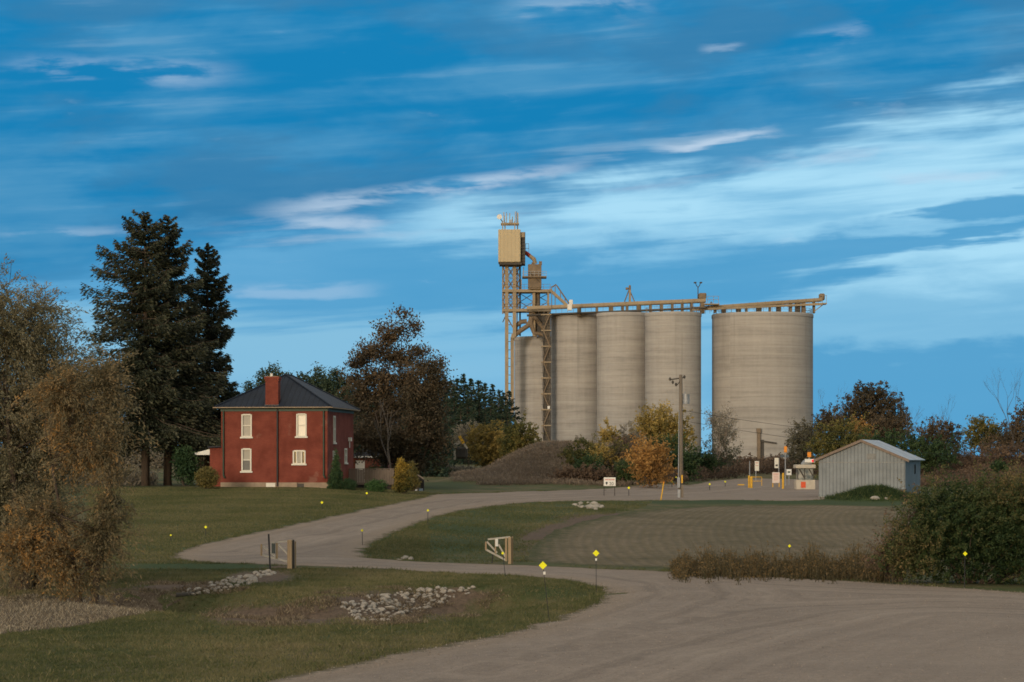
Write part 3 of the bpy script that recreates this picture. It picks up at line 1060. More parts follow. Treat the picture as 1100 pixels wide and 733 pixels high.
# weeds along the near edge of the field
n = 4600
uu = 722 + (955 - 722) * RS.rand(n)
dens = np.clip(.5 + .55 * np.sin(uu / 17.0) * np.sin(uu / 6.3 + 1) + .25 * np.sin(uu / 2.7), .06, 1)
uu = uu[RS.rand(n) < dens]
base = np.array([unproject(u, np.interp(u, [720, 800, 900, 960], [612, 616, 622, 625]))[:2] for u in uu[::12]])
base = np.repeat(base, 12, 0)[:len(uu)]
Xw = (uu[:len(base)] - U0) / FPX * base[:, 1]
Yw = base[:, 1] + .8 + np.sin(uu[:len(base)] / 9.) * .5 + RS.normal(size=len(base)) * 1.3
n = len(Xw)
hw = (.35 + .95 * RS.rand(n) ** 1.6) * (.62 + .38 * np.sin(uu[:n] / 13.) * np.sin(uu[:n] / 5.1 + 2)) * sm(uu[:n], 716, 738)
blades('weeds', Xw, Yw, hw, .035, F['weeds'], 3, .08, .22, 'tall dry weeds lining the field edge beside the road', .25 + .3 * RS.rand(n))
hz = np.repeat(hw, 7)
P = np.stack([np.repeat(Xw, 7), np.repeat(Yw, 7), np.repeat(terrain(Xw, Yw), 7)], 1)
tt = RS.rand(n * 7) ** .7
P += np.stack([RS.normal(size=n * 7) * .1, RS.normal(size=n * 7) * .1, hz * tt], 1)
o = quads_object('weeds', leaf_quads(P, .11, .05), F['weeds'], None, np.clip(.15 + .75 * tt * (.5 + .6 * RS.rand(n * 7)), 0, 1))
tag(o, 'brown seed heads of the tall weeds at the field edge', None, None, 'stuff')


hx_, hy_ = 29.0 + RS.normal(size=2600) * 1.9, 133.8 * S + RS.normal(size=2600) * .9
k = (np.abs(hx_ - 29) < 3.9)
blades('weeds', hx_[k], hy_[k], .16 + .22 * RS.rand(k.sum()), .05, F['green_dark'], 5, .12, .6, 'dark green weeds on the heap against the grey shed')


# dry brush on the mound, behind the lot and at the far side of the field
def brush(name, label, windows, h, n, mat, y0, y1, leafsz=(.3, .14)):
    XX, YY = [], []
    for (u0, u1, a, c_, cnt) in windows:
        Y = lerp(a, c_, RS.rand(cnt)) * S
        X = (lerp(u0, u1, RS.rand(cnt)) - U0) / FPX * Y
        XX.append(X)
        YY.append(Y)
    X, Y = np.concatenate(XX), np.concatenate(YY)
    k = not_road(X, Y, .4)
    X, Y = X[k], Y[k]
    hh = h * (.45 + .55 * (pnoise(np.stack([X, Y * .4, 0 * X], 1), .5, 5.) * .5 + .5)) * (.6 + .6 * RS.rand(len(X)))
    per = 9
    P = np.repeat(np.stack([X, Y, terrain(X, Y)], 1), per, 0)
    t_ = RS.rand(len(P)) ** .8
    P[:, 2] += np.repeat(hh, per) * t_
    P[:, :2] += RS.normal(size=(len(P), 2)) * .22
    V = leaf_quads(P, leafsz[0], leafsz[1], np.tile([0, 0, 1.0], (len(P), 1)), .55)
    r = np.clip(.25 + .5 * t_ * RS.rand(len(P)) + .2 * pnoise(P, .3, 6.), 0, 1)
    o = quads_object(name, V, mat, None, r)
    tag(o, label, None, None, 'stuff')


brush('undergrowth', 'dry reddish brown grass and brush over the spoil mound', [(515, 700, 156, 190, 6500), (488, 540, 160, 172, 500)], .6, 0, F['mound_grass'], 0, 0, (.28, .06))
brush('undergrowth', 'dark brown brush along the far side of the gravel lot', [(660, 740, 160, 180, 500), (740, 880, 222, 250, 1900), (700, 800, 190, 222, 700)], 2.0, 0, F['dry_red'], 0, 0)
brush('undergrowth', 'tangled brown brush at the far side of the field', [(985, 1140, 175, 230, 3200), (1030, 1140, 205, 225, 1700)], 1.2, 0, F['dry_red'], 0, 0)
brush('undergrowth', 'grey brown brush under the spruces behind the lawn', [(-40, 165, 130, 150, 1300), (455, 510, 192, 205, 500)], 1.3, 0, F['grey_brown'], 0, 0)

# ------------------------------------------------------------------ rocks
rock_meshes = []
for q in range(7):
    bm = bmesh.new()
    bmesh.ops.create_icosphere(bm, subdivisions=2, radius=1.0)
    rr = random.Random(q)
    sc = (rr.uniform(.8, 1.2), rr.uniform(.7, 1.1), rr.uniform(.5, .8))
    cuts = [(Vector((rr.uniform(-1, 1), rr.uniform(-1, 1), rr.uniform(-1, 1))).normalized(), rr.uniform(.55, .85)) for _ in range(9)]
    for v in bm.verts:
        for nrm, d in cuts:
            e = v.co.dot(nrm) - d
            if e > 0:
                v.co -= nrm * e
        v.co = Vector((v.co.x * sc[0], v.co.y * sc[1], v.co.z * sc[2])) * (1 + rr.uniform(-.04, .04))
    me = bpy.data.meshes.new('rock')
    bm.to_mesh(me)
    bm.free()
    me.materials.append(M['rock'])
    rock_meshes.append(me)


def rocks(poly, n, s0, s1, label, group):
    P = np.array(poly)
    placed = []
    tries = 0
    while len(placed) < n and tries < n * 40:
        tries += 1
        u, v = random.uniform(P[:, 0].min(), P[:, 0].max()), random.uniform(P[:, 1].min(), P[:, 1].max())
        if not pip(np.array([u]), np.array([v]), poly)[0]:
            continue
        p = unproject(u, v)
        s = random.uniform(s0, s1) * random.choice((.55, .75, 1, 1, 1.3))
        if any(math.hypot(p[0] - a, p[1] - c) < (s + d) * .72 for a, c, d in placed):
            continue
        placed.append((p[0], p[1], s))
        o = bpy.data.objects.new('rock', random.choice(rock_meshes))
        C.objects.link(o)
        o.location = (p[0], p[1], p[2] + s * .12)
        o.scale = (s, s * random.uniform(.8, 1.2), s)
        o.rotation_euler = (random.uniform(-.4, .4), random.uniform(-.4, .4), random.uniform(0, 6.28))
        tag(o, label, 'rock', group)


rocks([(362, 652), (400, 640), (450, 633), (512, 631), (500, 641), (455, 656), (420, 668), (385, 668)], 190, .065, .145,
      'pale limestone rock in the stone lined swale inside the road bend', 'rocks lining the swale inside the bend')
rocks([(196, 636), (240, 624), (285, 612), (296, 616), (270, 628), (232, 637), (200, 641)], 120, .07, .14,
      'pale limestone rock below the gate post on the ditch bank', 'rocks lining the ditch below the gate')
rocks([(613, 541), (650, 541), (656, 545), (640, 548), (618, 546)], 26, .15, .32,
      'pale limestone rock in the heap beneath the white 20 sign', 'rocks heaped beneath the speed sign')
rocks([(424, 599), (440, 600), (446, 602), (428, 602)], 9, .10, .18,
      'small pale rock at the grass tip where the driveway meets the road', 'rocks at the driveway corner')
for i, (u, v, s, lb) in enumerate([(940, 537, .42, 'larger pale boulder in the grass against the grey shed'), (952, 537, .25, 'smaller pale boulder in the grass near the shed corner')]):
    p = unproject(u, v)
    o = bpy.data.objects.new('boulder', rock_meshes[i])
    C.objects.link(o)
    o.location = (p[0], p[1], p[2] + s * .25)
    o.scale = (s, s * .8, s * .8)
    tag(o, lb, 'rock')

# culvert pipe at the end of the ditch rocks
p = unproject(192, 641)
o = MB().tube([(-.1, 0, .03), (.55, .1, .06)], [.09, .09], 14, cap=False).tube([(-.1, 0, .03), (.55, .1, .06)], [.08, .08], 14, cap=False).build('culvert_pipe', M['dark_steel'])
o.location = p
tag(o, 'dark culvert pipe end lying at the foot of the ditch rocks', 'culvert')

# ------------------------------------------------------------------ brick house
HY = 126.0
hx = (294.5 - U0) / 1800 * HY
hz = CAMZ - (523 - V0) / 1800 * HY
ROT = rad(-7)
house = thing('brick_house', 'two storey red brick house with dark hipped metal roof', 'house', (hx, HY * S, hz - .02), ROT)
W, D, HH = 8.15, 10.3, 5.95     # width, depth, eave height
w2 = W / 2


def wall_with_openings(width, z0, z1, ops, thick=.25):
    """Front wall in x-z at y=0..thick with rectangular openings [(x0,x1,za,zb)]; origin at its centre."""
    xs_ = sorted({-width / 2, width / 2, *[o[0] for o in ops], *[o[1] for o in ops]})
    zs_ = sorted({z0, z1, *[o[2] for o in ops], *[o[3] for o in ops]})
    mb = MB()
    for a, c in zip(xs_[:-1], xs_[1:]):
        for d, e in zip(zs_[:-1], zs_[1:]):
            cx, cz = (a + c) / 2, (d + e) / 2
            if any(o[0] < cx < o[1] and o[2] < cz < o[3] for o in ops):
                continue
            mb.add([(a, 0, d), (c, 0, d), (c, 0, e), (a, 0, e)], [(0, 1, 2, 3)])
    for (a, c, d, e) in ops:   # reveals
        mb.add([(a, 0, d), (c, 0, d), (c, 0, e), (a, 0, e), (a, thick, d), (c, thick, d), (c, thick, e), (a, thick, e)],
               [(0, 4, 5, 1), (1, 5, 6, 2), (2, 6, 7, 3), (3, 7, 4, 0)])
    return mb


sc = 1800 / HY      # px per metre at the house
hu = lambda u: (u - 294.5) / sc / math.cos(ROT)
hv = lambda v: (523 - v) / sc
ops = [(hu(259.3), hu(269.8), hv(469), hv(445)), (hu(319), hu(329.4), hv(468.6), hv(444.6)), (hu(259.3), hu(269.4), hv(506), hv(482)), (hu(315.2), hu(328.2), hv(498), hv(484)), (hu(319.5), hu(327), hv(523.2), hv(519.3))]
wb = wall_with_openings(W, .34, HH, ops[:4])
fy = D   # right wall openings in local y
side_ops = [(2.2, 3.05, hv(475), hv(446)), (2.0, 3.0, hv(503), hv(484)), (6.6, 7.6, hv(497), hv(481))]
ys_ = sorted({0, D, *[o[0] for o in side_ops], *[o[1] for o in side_ops]})
zs_ = sorted({.34, HH, *[o[2] for o in side_ops], *[o[3] for o in side_ops]})
for a, c in zip(ys_[:-1], ys_[1:]):
    for d, e in zip(zs_[:-1], zs_[1:]):
        cy, cz = (a + c) / 2, (d + e) / 2
        if any(o[0] < cy < o[1] and o[2] < cz < o[3] for o in side_ops):
            continue
        wb.add([(w2, a, d), (w2, c, d), (w2, c, e), (w2, a, e)], [(0, 1, 2, 3)])
for (a, c, d, e) in side_ops:
    wb.add([(w2, a, d), (w2, c, d), (w2, c, e), (w2, a, e), (w2 - .25, a, d), (w2 - .25, c, d), (w2 - .25, c, e), (w2 - .25, a, e)], [(0, 4, 5, 1), (1, 5, 6, 2), (2, 6, 7, 3), (3, 7, 4, 0)])
wb.add([(-w2, 0, .34), (-w2, D, .34), (-w2, D, HH), (-w2, 0, HH), (w2, D, .34), (w2, D, HH)], [(0, 3, 2, 1), (1, 2, 5, 4)])
wb.build('wall', M['brick'], house)
fd = MB()
fd.box2((-w2 - .04, -.04, -.8), (hu(319.5), .3, .34)).box2((hu(327), -.04, -.8), (w2 + .04, .3, .34)).box2((hu(319.5), .05, -.8), (hu(327), .3, .34))
fd.box2((w2 - .3, .3, -.8), (w2 + .04, D, .34)).box2((-w2 - .04, .3, -.8), (-w2 + .3, D, .34))
fd.build('foundation', M['stone_base'], house)
MB().box2((hu(286), -.10, -.1), (hu(296), -.045, .30)).build('access_panel', M['cream'], house)
MB().box2((hu(319.8), .02, -.05), (hu(326.7), .045, .26)).build('basement_window', M['dark_steel'], house)


def window(x0, x1, z0, z1, kind, sill=True):
    f = MB()
    t_ = .075
    f.box2((x0 - .03, -.035, z0), (x0 + t_, .14, z1)).box2((x1 - t_, -.035, z0), (x1 + .03, .14, z1))
    f.box2((x0 + t_, -.033, z1 - t_), (x1 - t_, .14, z1 + .04)).box2((x0 + t_, -.033, z0), (x1 - t_, .14, z0 + .06))
    zm = (z0 + z1) / 2
    if kind == 'triple':
        for q in (.3, .7):
            xm = lerp(x0, x1, q)
            f.box2((xm - .05, -.02, z0 + .06), (xm + .05, .14, z1 - t_))
    else:
        f.box2((x0 + t_, .02, zm - .035), (x1 - t_, .13, zm + .035))
    fr = f.build('window', M['cream'], house)
    g = MB().box2((x0 + t_, .09, z0 + .06), (x1 - t_, .11, z1 - t_))
    g.build('pane', {'warm': M['glass_warm'], 'blind': M['curtain'], 'half': M['blind'], 'triple': M['glass_dark']}[kind], fr)
    if kind == 'half':
        MB().box2((x0 + t_ + .02, .06, z0 + .1), (x1 - t_ - .02, .085, zm - .05)).build('lower_pane', paint('dim_blind', (.16, .155, .14), .6, .1, 6), fr)
    if kind == 'triple':
        a, c = lerp(x0, x1, .36), lerp(x0, x1, .64)
        MB().box2((a, .06, z0 + .09), (c, .085, z1 - t_ - .02)).build('curtain', M['curtain'], fr)
    if sill:
        MB().box2((x0 - .12, -.11, z0 - .12), (x1 + .12, .14, z0 - .004)).build('sill', M['cream'], fr)
    return fr


f0 = window(*ops[0], 'blind')
f0['label'] = 'upper window with drawn pale blind'
f0 = window(*ops[1], 'warm')
f0['label'] = 'upper window with the bright sunset reflection painted on its pane'
f0 = window(*ops[2], 'half')
f0['label'] = 'lower window with half drawn blind'
f0 = window(*ops[3], 'triple')
f0['label'] = 'small wide three pane window'
for k_, (a, c, d, e) in enumerate(side_ops):
    f = MB()
    f.box2((w2 - .14, a, d), (w2 + .03, a + .12, e)).box2((w2 - .14, c - .12, d), (w2 + .03, c, e)).box2((w2 - .14, a + .12, e - .12), (w2 + .028, c - .12, e)).box2((w2 - .14, a + .12, d), (w2 + .028, c - .12, d + .08))
    f.box2((w2 - .1, a + .12, (d + e) / 2 - .04), (w2 + .0, c - .12, (d + e) / 2 + .04))
    fr = f.build('window', M['cream'], house)
    MB().box2((w2 - .12, a + .12, d + .08), (w2 - .10, c - .12, e - .12)).build('pane', M['glass_dark'], fr)
    MB().box2((w2 - .14, a - .1, d - .12), (w2 + .1, c + .1, d - .004)).build('sill', M['cream'], fr)
MB().box2((w2 - .01, 8.1, 3.5), (w2 + .25, 8.4, 3.8)).box2((w2 + .06, 8.2, 3.0), (w2 + .12, 8.3, 3.5)).build('wall_lamp', M['white_paint'], house)
# roof
ov = .42
EZ, RZ = HH + .06, HH + 2.63
A0, A1, A2, A3 = (-w2 - ov, -ov, EZ), (w2 + ov, -ov, EZ), (w2 + ov, D + ov, EZ), (-w2 - ov, D + ov, EZ)
R0, R1 = (0, w2 - .15, RZ), (0, D - w2 + .15, RZ)
rf = MB().add([A0, A1, R0], [(0, 1, 2)]).add([A2, A3, R1], [(0, 1, 2)]).build('roof', M['roof_front'], house)
rs = MB().add([A1, A2, R1, R0], [(0, 1, 2, 3)]).add([A3, A0, R0, R1], [(0, 1, 2, 3)]).build('side_slope', M['roof_side'], rf)
cap = MB()
for p_, q_ in ((A0, R0), (A1, R0), (A2, R1), (A3, R1), (R0, R1)):
    cap.tube([Vector(p_) + Vector((0, 0, .02)), Vector(q_) + Vector((0, 0, .02))], .07, 6)
cap.build('ridge_cap', M['roof_front'], rf)
MB().box2((-w2 - ov + .02, -ov + .02, EZ - .10), (w2 + ov - .02, D + ov - .02, EZ - .012)).build('soffit', M['green_trim'], house)
fb = MB().box2((-w2 - ov - .10, -ov - .11, EZ - .07), (w2 + ov + .02, -ov - .005, EZ + .0)).box2((w2 + ov + .005, -ov - .1, EZ - .09), (w2 + ov + .06, D + ov, EZ - .02))
fb.build('gutter', M['stone_base'], house)
MB().box2((-w2 - .03, -.06, HH - .26), (w2 + .03, -.004, HH - .05)).box2((w2 + .004, -.02, HH - .26), (w2 + .06, D, HH - .05)).build('frieze_board', M['green_trim'], house)
for u, z0 in ((239.5, .9), (348.5, .9)):
    MB().tube([(hu(u), -.10, HH - .2), (hu(u), -.10, z0), (hu(u) + .12, -.22, z0 - .22)], .06, 8).build('downspout', M['green_trim'], house)
MB().tube([(hu(298.3), -.10, HH - .1), (hu(298.3), -.10, .05)], .065, 8).build('downspout', M['black_metal'], house, label='black pipe down the middle of the wall')
# chimney on the front slope
cx = hu(292.3)
ch = MB()
zc0, zc1 = EZ + .05, hv(404.5) + .0
ch.box2((cx - .49, -.12, zc0), (cx + .49, .62, zc1 - .32)).box2((cx - .53, -.16, zc1 - .32), (cx + .53, .66, zc1 - .16)).box2((cx - .57, -.20, zc1 - .16), (cx + .57, .70, zc1))
chim = ch.build('chimney', M['brick'], house)
MB().box2((cx - .55, -.18, zc0 - .02), (cx + .55, .0 - .125, zc0 + .10)).build('flashing', M['cream'], chim)
MB().cyl((cx - .1, .25), .11, zc1 - .02, zc1 + .25, 10).build('flue', M['white_paint'], chim)
MB().box2((cx - .45, -.05, zc1 + .002), (cx + .45, .55, zc1 + .04)).build('chimney_cap', M['stone_base'], chim)
# porch annex on the far side with a white awning
ax0, ax1 = hu(222) - .25, -w2 - .01
an = MB().box2((ax0, 1.6, -.3), (ax1, 6.2, 2.95)).build('porch_wall', M['brick'], house)
MB().add([(ax0 - .12, 1.35, 2.96), (ax1, 1.35, 3.02), (ax1, 6.4, 3.02), (ax0 - .12, 6.4, 2.96), (ax0 - .12, 1.35, 3.06), (ax1, 1.35, 3.12), (ax1, 6.4, 3.12), (ax0 - .12, 6.4, 3.06)],
         [(3, 2, 1, 0), (4, 5, 6, 7), (0, 1, 5, 4), (1, 2, 6, 5), (2, 3, 7, 6), (3, 0, 4, 7)]).build('porch_roof', M['asphalt_shingle'], house)
aw = MB().prism([(ax0 - 1.2, 2.42), (ax0 - 1.2, 2.56), (ax0 - .02, 2.86), (ax0 - .02, 2.42)], 1.65, 3.6).build('awning', M['white_paint'], house)
for yy in (1.85, 3.4):
    MB().cyl((ax0 - 1.05, yy), .04, -.5, 2.41, 8).build('awning_post', M['dark_steel'], house)

# low outbuilding behind the house
ox, oy, oz = at(396, 150)
ob = thing('low_outbuilding', 'low brick outbuilding with dark roof behind the red house', 'outbuilding', (ox, oy, oz), rad(-6))
MB().box2((-1.7, 0, -.3), (1.6, 5, 2.35)).build('wall', M['brick_dark'], ob)
MB().add([(-2.1, -.5, 2.36), (2.0, -.5, 2.36), (2.0, 5.5, 2.36), (-2.1, 5.5, 2.36), (-.1, 1.6, 3.3), (-.1, 3.6, 3.3)], [(0, 1, 4), (1, 2, 5, 4), (2, 3, 5), (3, 0, 4, 5), (3, 2, 1, 0)]).build('roof', M['asphalt_shingle'], ob)
MB().box2((-2.12, -.56, 2.26), (2.02, -.505, 2.4)).build('fascia', M['white_paint'], ob)
MB().box2((-1.2, -.04, 0), (-.35, -.005, 2.0)).build('door', M['white_paint'], ob)

# deck fence and steps beside the house
fx, fyy, fz = at(395, 131.5)
deck = thing('deck_fence', 'weathered board fence of a raised deck beside the brick house', 'fence', (fx, fyy, fz), rad(-5))
sc2 = 1800 / 131.5
fw = 27.5 / sc2
fb = MB()
nb = 30
for i in range(nb):
    x = -fw + 2 * fw * (i + .5) / nb
    fb.box2((x - fw / nb * .86, -.02, .32), (x + fw / nb * .86, .015 + .006 * (i % 3), 1.55 - .015 * (i % 4)))
fb.build('boards', M['fence_wood'], deck)
for i in range(5):
    x = -fw + 2 * fw * i / 4
    MB().box2((x - .06, .02, -.3), (x + .06, .14, 1.6)).build('post', M['fence_wood'], deck)
MB().box2((-fw - .05, -.05, 1.552), (fw + .05, .15, 1.60)).build('top_rail', M['fence_wood'], deck)
MB().box2((-fw, .16, -.2), (fw, .3, .42)).build('skirt_board', M['dark_wood'], deck)
sx, sy, sz = unproject(452, 527.5)
st = thing('deck_steps', 'dark steps with a sloping handrail beside the golden cedar', 'steps', (sx, sy, sz), rad(72))
for i in range(4):
    MB().box2((-.55, i * .28, -.1), (.55, i * .28 + .3, .18 * (i + 1))).build('step', M['grey_steel'] if i == 0 else M['dark_wood'], st)
for s_ in (-.6, .6):
    MB().prism([(-.05, -.1), (.05, -.1), (.05, .9), (-.05, .9)], 0, .1).build('newel_post', M['dark_wood'], st).location = (s_, -.05, 0)
    MB().bar((s_, -.05, .95), (s_, 1.3, 1.75), .08).build('handrail', M['fence_wood'], st)
    MB().add([(s_ - .02, 0, .1), (s_ - .02, 1.2, .75), (s_ - .02, 1.2, 1.65), (s_ - .02, 0, .9), (s_ + .02, 0, .1), (s_ + .02, 1.2, .75), (s_ + .02, 1.2, 1.65), (s_ + .02, 0, .9)],
             [(0, 1, 2, 3), (7, 6, 5, 4), (0, 4, 5, 1), (1, 5, 6, 2), (2, 6, 7, 3), (3, 7, 4, 0)]).build('side_panel', M['dark_wood'], st)


# ------------------------------------------------------------------ silos
def lathe_silo(name, label, u, y, r, vtop, mat, group=None, seed=0, zb=None):
    x, Y, z = at(u, y)
    z = min(z, 5.0) if zb is None else zb
    ztop = CAMZ - (vtop - V0) / 1800 * (y - .8 * r / S)
    root = thing(name, label, 'silo', (x, Y, z), seed * 1.1, group)
    h = ztop - z
    prof = [(r, -2), (r, h - .75), (r + .10, h - .72), (r + .10, h - .12), (r, h), (0, h + .15)]
    n = 72
    mb = MB()
    vs = [(rr * math.cos(2 * math.pi * k / n), rr * math.sin(2 * math.pi * k / n), zz) for rr, zz in prof[:-1] for k in range(n)]
    fs = [(i * n + k, i * n + (k + 1) % n, (i + 1) * n + (k + 1) % n, (i + 1) * n + k) for i in range(len(prof) - 2) for k in range(n)]
    mb.add(vs, fs)
    o = mb.build('shell', mat, root, smooth=False)
    for p in o.data.polygons:
        p.use_smooth = True
    o.data.set_sharp_from_angle(angle=rad(40)) if hasattr(o.data, 'set_sharp_from_angle') else None
    vs = [((r - .01) * math.cos(2 * math.pi * k / n), (r - .01) * math.sin(2 * math.pi * k / n), h + .012) for k in range(n)] + [(0, 0, h + .3)]
    MB().add(vs, [(k, (k + 1) % n, n) for k in range(n)]).build('roof_slab', mat, root)
    rb = MB()
    m_ = 36
    for k in range(m_):
        a, b_ = 2 * math.pi * k / m_, 2 * math.pi * (k + 1) / m_
        for zz in (h + .55, h + 1.05):
            rb.bar((r * .97 * math.cos(a), r * .97 * math.sin(a), zz), (r * .97 * math.cos(b_), r * .97 * math.sin(b_), zz), .05)
        rb.bar((r * .97 * math.cos(a), r * .97 * math.sin(a), h), (r * .97 * math.cos(a), r * .97 * math.sin(a), h + 1.08), .05)
    if seed >= 4:
        rb.build('railing', M['rust'], root)
    return root, (x, Y, ztop)


GS = 'tall concrete cement silos in a row'
s1, p1 = lathe_silo('concrete_silo', 'shorter concrete silo behind the ladder tower and steel elevator legs', 580.5, 363, 5.65, 361.5, M['silo'], GS, 1)
s2, p2 = lathe_silo('concrete_silo', 'tall concrete silo beside the caged stair tower', 620.6, 353, 5.65, 336.5, M['silo'], GS, 2)
s3, p3 = lathe_silo('concrete_silo', 'middle tall concrete silo beneath the mast on the conveyor', 670.5, 346.5, 5.65, 335.5, M['silo'], GS, 3)
s4, p4 = lathe_silo('concrete_silo', 'tall concrete silo beneath the twin headed lamp post, nearest the gap', 723, 340, 5.68, 335, M['silo'], GS, 4.2)
s5, p5 = lathe_silo('concrete_silo', 'widest concrete silo standing apart beyond the gap', 819, 345, 10.35, 335.5, M['silo_big'], None, 5)

# discharge column on the wide silo
cyb = 345 - 10.6 / S
x, z = XZ(815, 480, cyb)
dc = thing('discharge_spout', 'rusty discharge column against the foot of the widest silo', 'spout', (x, cyb * S, 4.2))
MB().box2((-.32, -.3, -.5), (.32, .3, 5.9)).build('column', M['rust'], dc)
MB().box2((-.42, -.42, 5.9), (.42, .42, 6.7)).build('hopper', M['rust'], dc)
MB().bar((.3, 0, 4.2), (3.6, 0, 3.7), .3).build('pipe', M['dark_steel'], dc)
MB().box2((.5, .2, .2), (1.1, .5, 4.4)).build('guide_rail', M['dark_steel'], dc)

# ------------------------------------------------------------------ elevator tower
TY = 355.0
tx, tyy, tz = at(560, TY)
tz = 5.0
tower = thing('elevator_tower', 'tan steel elevator tower with a tall sheet metal head box', 'tower', (tx, TY * S, tz))


def T(u, v, dy=0.0):
    x, z = XZ(u, v, TY)
    return Vector((x - tx, dy, z - tz))


def tz_(v):
    return T(0, v).z


def pole(u, v0, v1, dy, w, mat, name='leg'):
    return MB().bar(T(u, v0, dy), T(u, v1, dy), w).build(name, mat, tower)


pole(544.3, 282, 446, 0, .75, M['tan_steel'])
pole(552.6, 282, 362, 0, .75, M['tan_steel'])
pole(550.3, 362, 446, .6, .75, M['tan_steel'])
pole(540, 283, 336, 4.2, .3, M['tan_steel'])
pole(558.7, 283, 360, 4.2, .35, M['dark_steel'])
pole(555.5, 283, 360, 4.2, .22, M['tan_steel'])
pole(573.5, 311, 361, .5, .6, M['tan_steel'])
pole(589, 311, 350, 0, .4, M['tan_steel'])
pole(589, 311, 350, 4.2, .4, M['tan_steel'])
pole(575.8, 311, 361, 4.2, .5, M['rust'])
for v in (312.5, 333.3):
    b_ = MB()
    b_.box2(T(539.3, v + 1.6, -.5), T(592, v - 1.4, -.1)).box2(T(539.3, v + 1.6, 4.1), T(592, v - 1.4, 4.5)).box2(T(539.3, v + .2, -.1), T(592, v - .3, 4.1))
    b_.build('platform_beam', M['tan_steel'], tower)
br = MB()
for (ua, ub) in ((540, 544.5), (544.5, 552.6), (552.6, 558.7)):
    for va, vb in ((285, 298), (298, 311), (314, 323), (323, 332)):
        for dy in (0.0, 4.2):
            br = MB()
            br.bar(T(ua, va, dy), T(ub, vb, dy), .13)
            br.bar(T(ub, va, dy), T(ua, vb, dy), .13)
            br.bar(T(ua, va, dy), T(ub, va, dy), .13)
            br.build('bracing', M['rust'], tower)
for va, vb in ((314, 323), (323, 332)):
    for ua, ub in ((558.7, 573), (573, 589)):
        MB().bar(T(ua, va, 4.2), T(ub, vb, 4.2), .14).bar(T(ub, va, 4.2), T(ua, vb, 4.2), .14).build('bracing', M['rust'], tower)
for a_, b_, w__ in ((T(542, 336, 0), T(551, 352, 0), .25), (T(545, 335, 0), T(540, 345, 4), .15)):
    MB().bar(a_, b_, w__).build('bracing', M['rust'], tower)
for v in range(340, 445, 9):
    MB().bar(T(546, v, .2), T(549.5, v, .4), .13).build('rung', M['rust'], tower)
# head box
hb = MB().box2(T(535.3, 283, -3.0), T(559.2, 248, 3.0))
hbx = hb.build('head_box', M['tan_panel'], tower, bevel=.12)
sb = MB()
for i in range(6):
    u = 535.3 + (i + .5) * 4
    sb.box2(T(u - .1, 282.6, -3.07), T(u + .1, 248.4, -2.99))
sb.build('panel_seam', M['tan_panel'], hbx)
MB().box2(T(536.5, 285.5, -2.6), T(560.5, 283.1, 2.6)).build('under_frame', M['dark_steel'], tower)
lv = MB()
lv.box2(T(559.25, 284.6, -2.0), T(564.2, 250.5, 3.0))
for i in range(9):
    v = 254 + i * 3.4
    lv.box2(T(559.6, v + .4, -2.25), T(564.0, v - .4, -2.0))
lv.build('side_stair_shaft', M['dark_steel'], tower)
MB().box2(T(560, 256.2, -2.5), T(563.5, 251, -2.26)).build('yellow_grille', M['tan_steel'], tower)
g = MB()
for u in (564.6, 568):
    g.bar(T(u, 262, 0), T(u, 272, 0), .09)
for v in (262, 267, 272):
    g.bar(T(564.4, v, 0), T(568, v, 0), .09)
g.build('guard_rail', M['grey_steel'], tower)
MB().tube([T(563.8, 271, 0), T(569, 275, 0)], [.42, .42], 10).build('red_spout', paint('dull_red_paint', (.28, .035, .025), .6), tower)
MB().tube([T(569, 275, 0), T(573.5, 278.5, 0), T(575, 283.5, 0)], [.40, .45, .45], 10).build('spout', M['tan_steel'], tower)
# small bin
bn = MB().box2(T(567.2, 309.5, -1.4), T(581.6, 284.5, 2.2))
bno = bn.build('surge_bin', M['rust'], tower, bevel=.08)
MB().bar(T(568.5, 293, -1.47), T(580, 304, -1.47), .12).build('stair_stringer', M['dark_steel'], bno)
MB().box2(T(567.4, 311, -1.3), T(581.4, 309.6, 2.1)).box2(T(579, 284.4, 0), T(582.2, 280.8, 1.5)).box2(T(571, 284.4, 0), T(573, 282, 1.2)).build('bin_fitting', M['rust'], tower)
pf = MB().box2(T(561, 299, -2.3), T(587, 297.6, -1.42)).box2(T(561, 299, -1.3), T(567.1, 297.6, 2)).box2(T(581.7, 299, -1.3), T(587, 297.6, 2))
pf.build('catwalk', M['rust'], tower)
g = MB()
for u in (561.3, 565, 569.5, 574, 578.5, 583, 586.7):
    g.bar(T(u, 298, -2.25), T(u, 292.5, -2.25), .07)
for v in (292.5, 295):
    g.bar(T(561.2, v, -2.25), T(586.8, v, -2.25), .07)
g.build('catwalk_rail', M['grey_steel'], tower)
g = MB()
for u in (541, 548, 556, 563, 570, 577, 584, 591):
    for v in (312, 333):
        g.bar(T(u, v - 1, -.45), T(u, v - 6.4, -.45), .07)
for v in (305.7, 308.7, 326.7, 329.5):
    g.bar(T(540, v, -.45), T(591.5, v, -.45), .06)
g.build('platform_rail', M['rust'], tower)
for u, v0, v1, w_ in ((556.2, 320, 328, .55), (560, 300, 312, .2), (562.5, 287, 297, .2)):
    MB().box2(T(u - w_ * 2, v1, .2), T(u + w_ * 2, v0, .8)).build('control_cabinet', M['tan_steel'], tower)
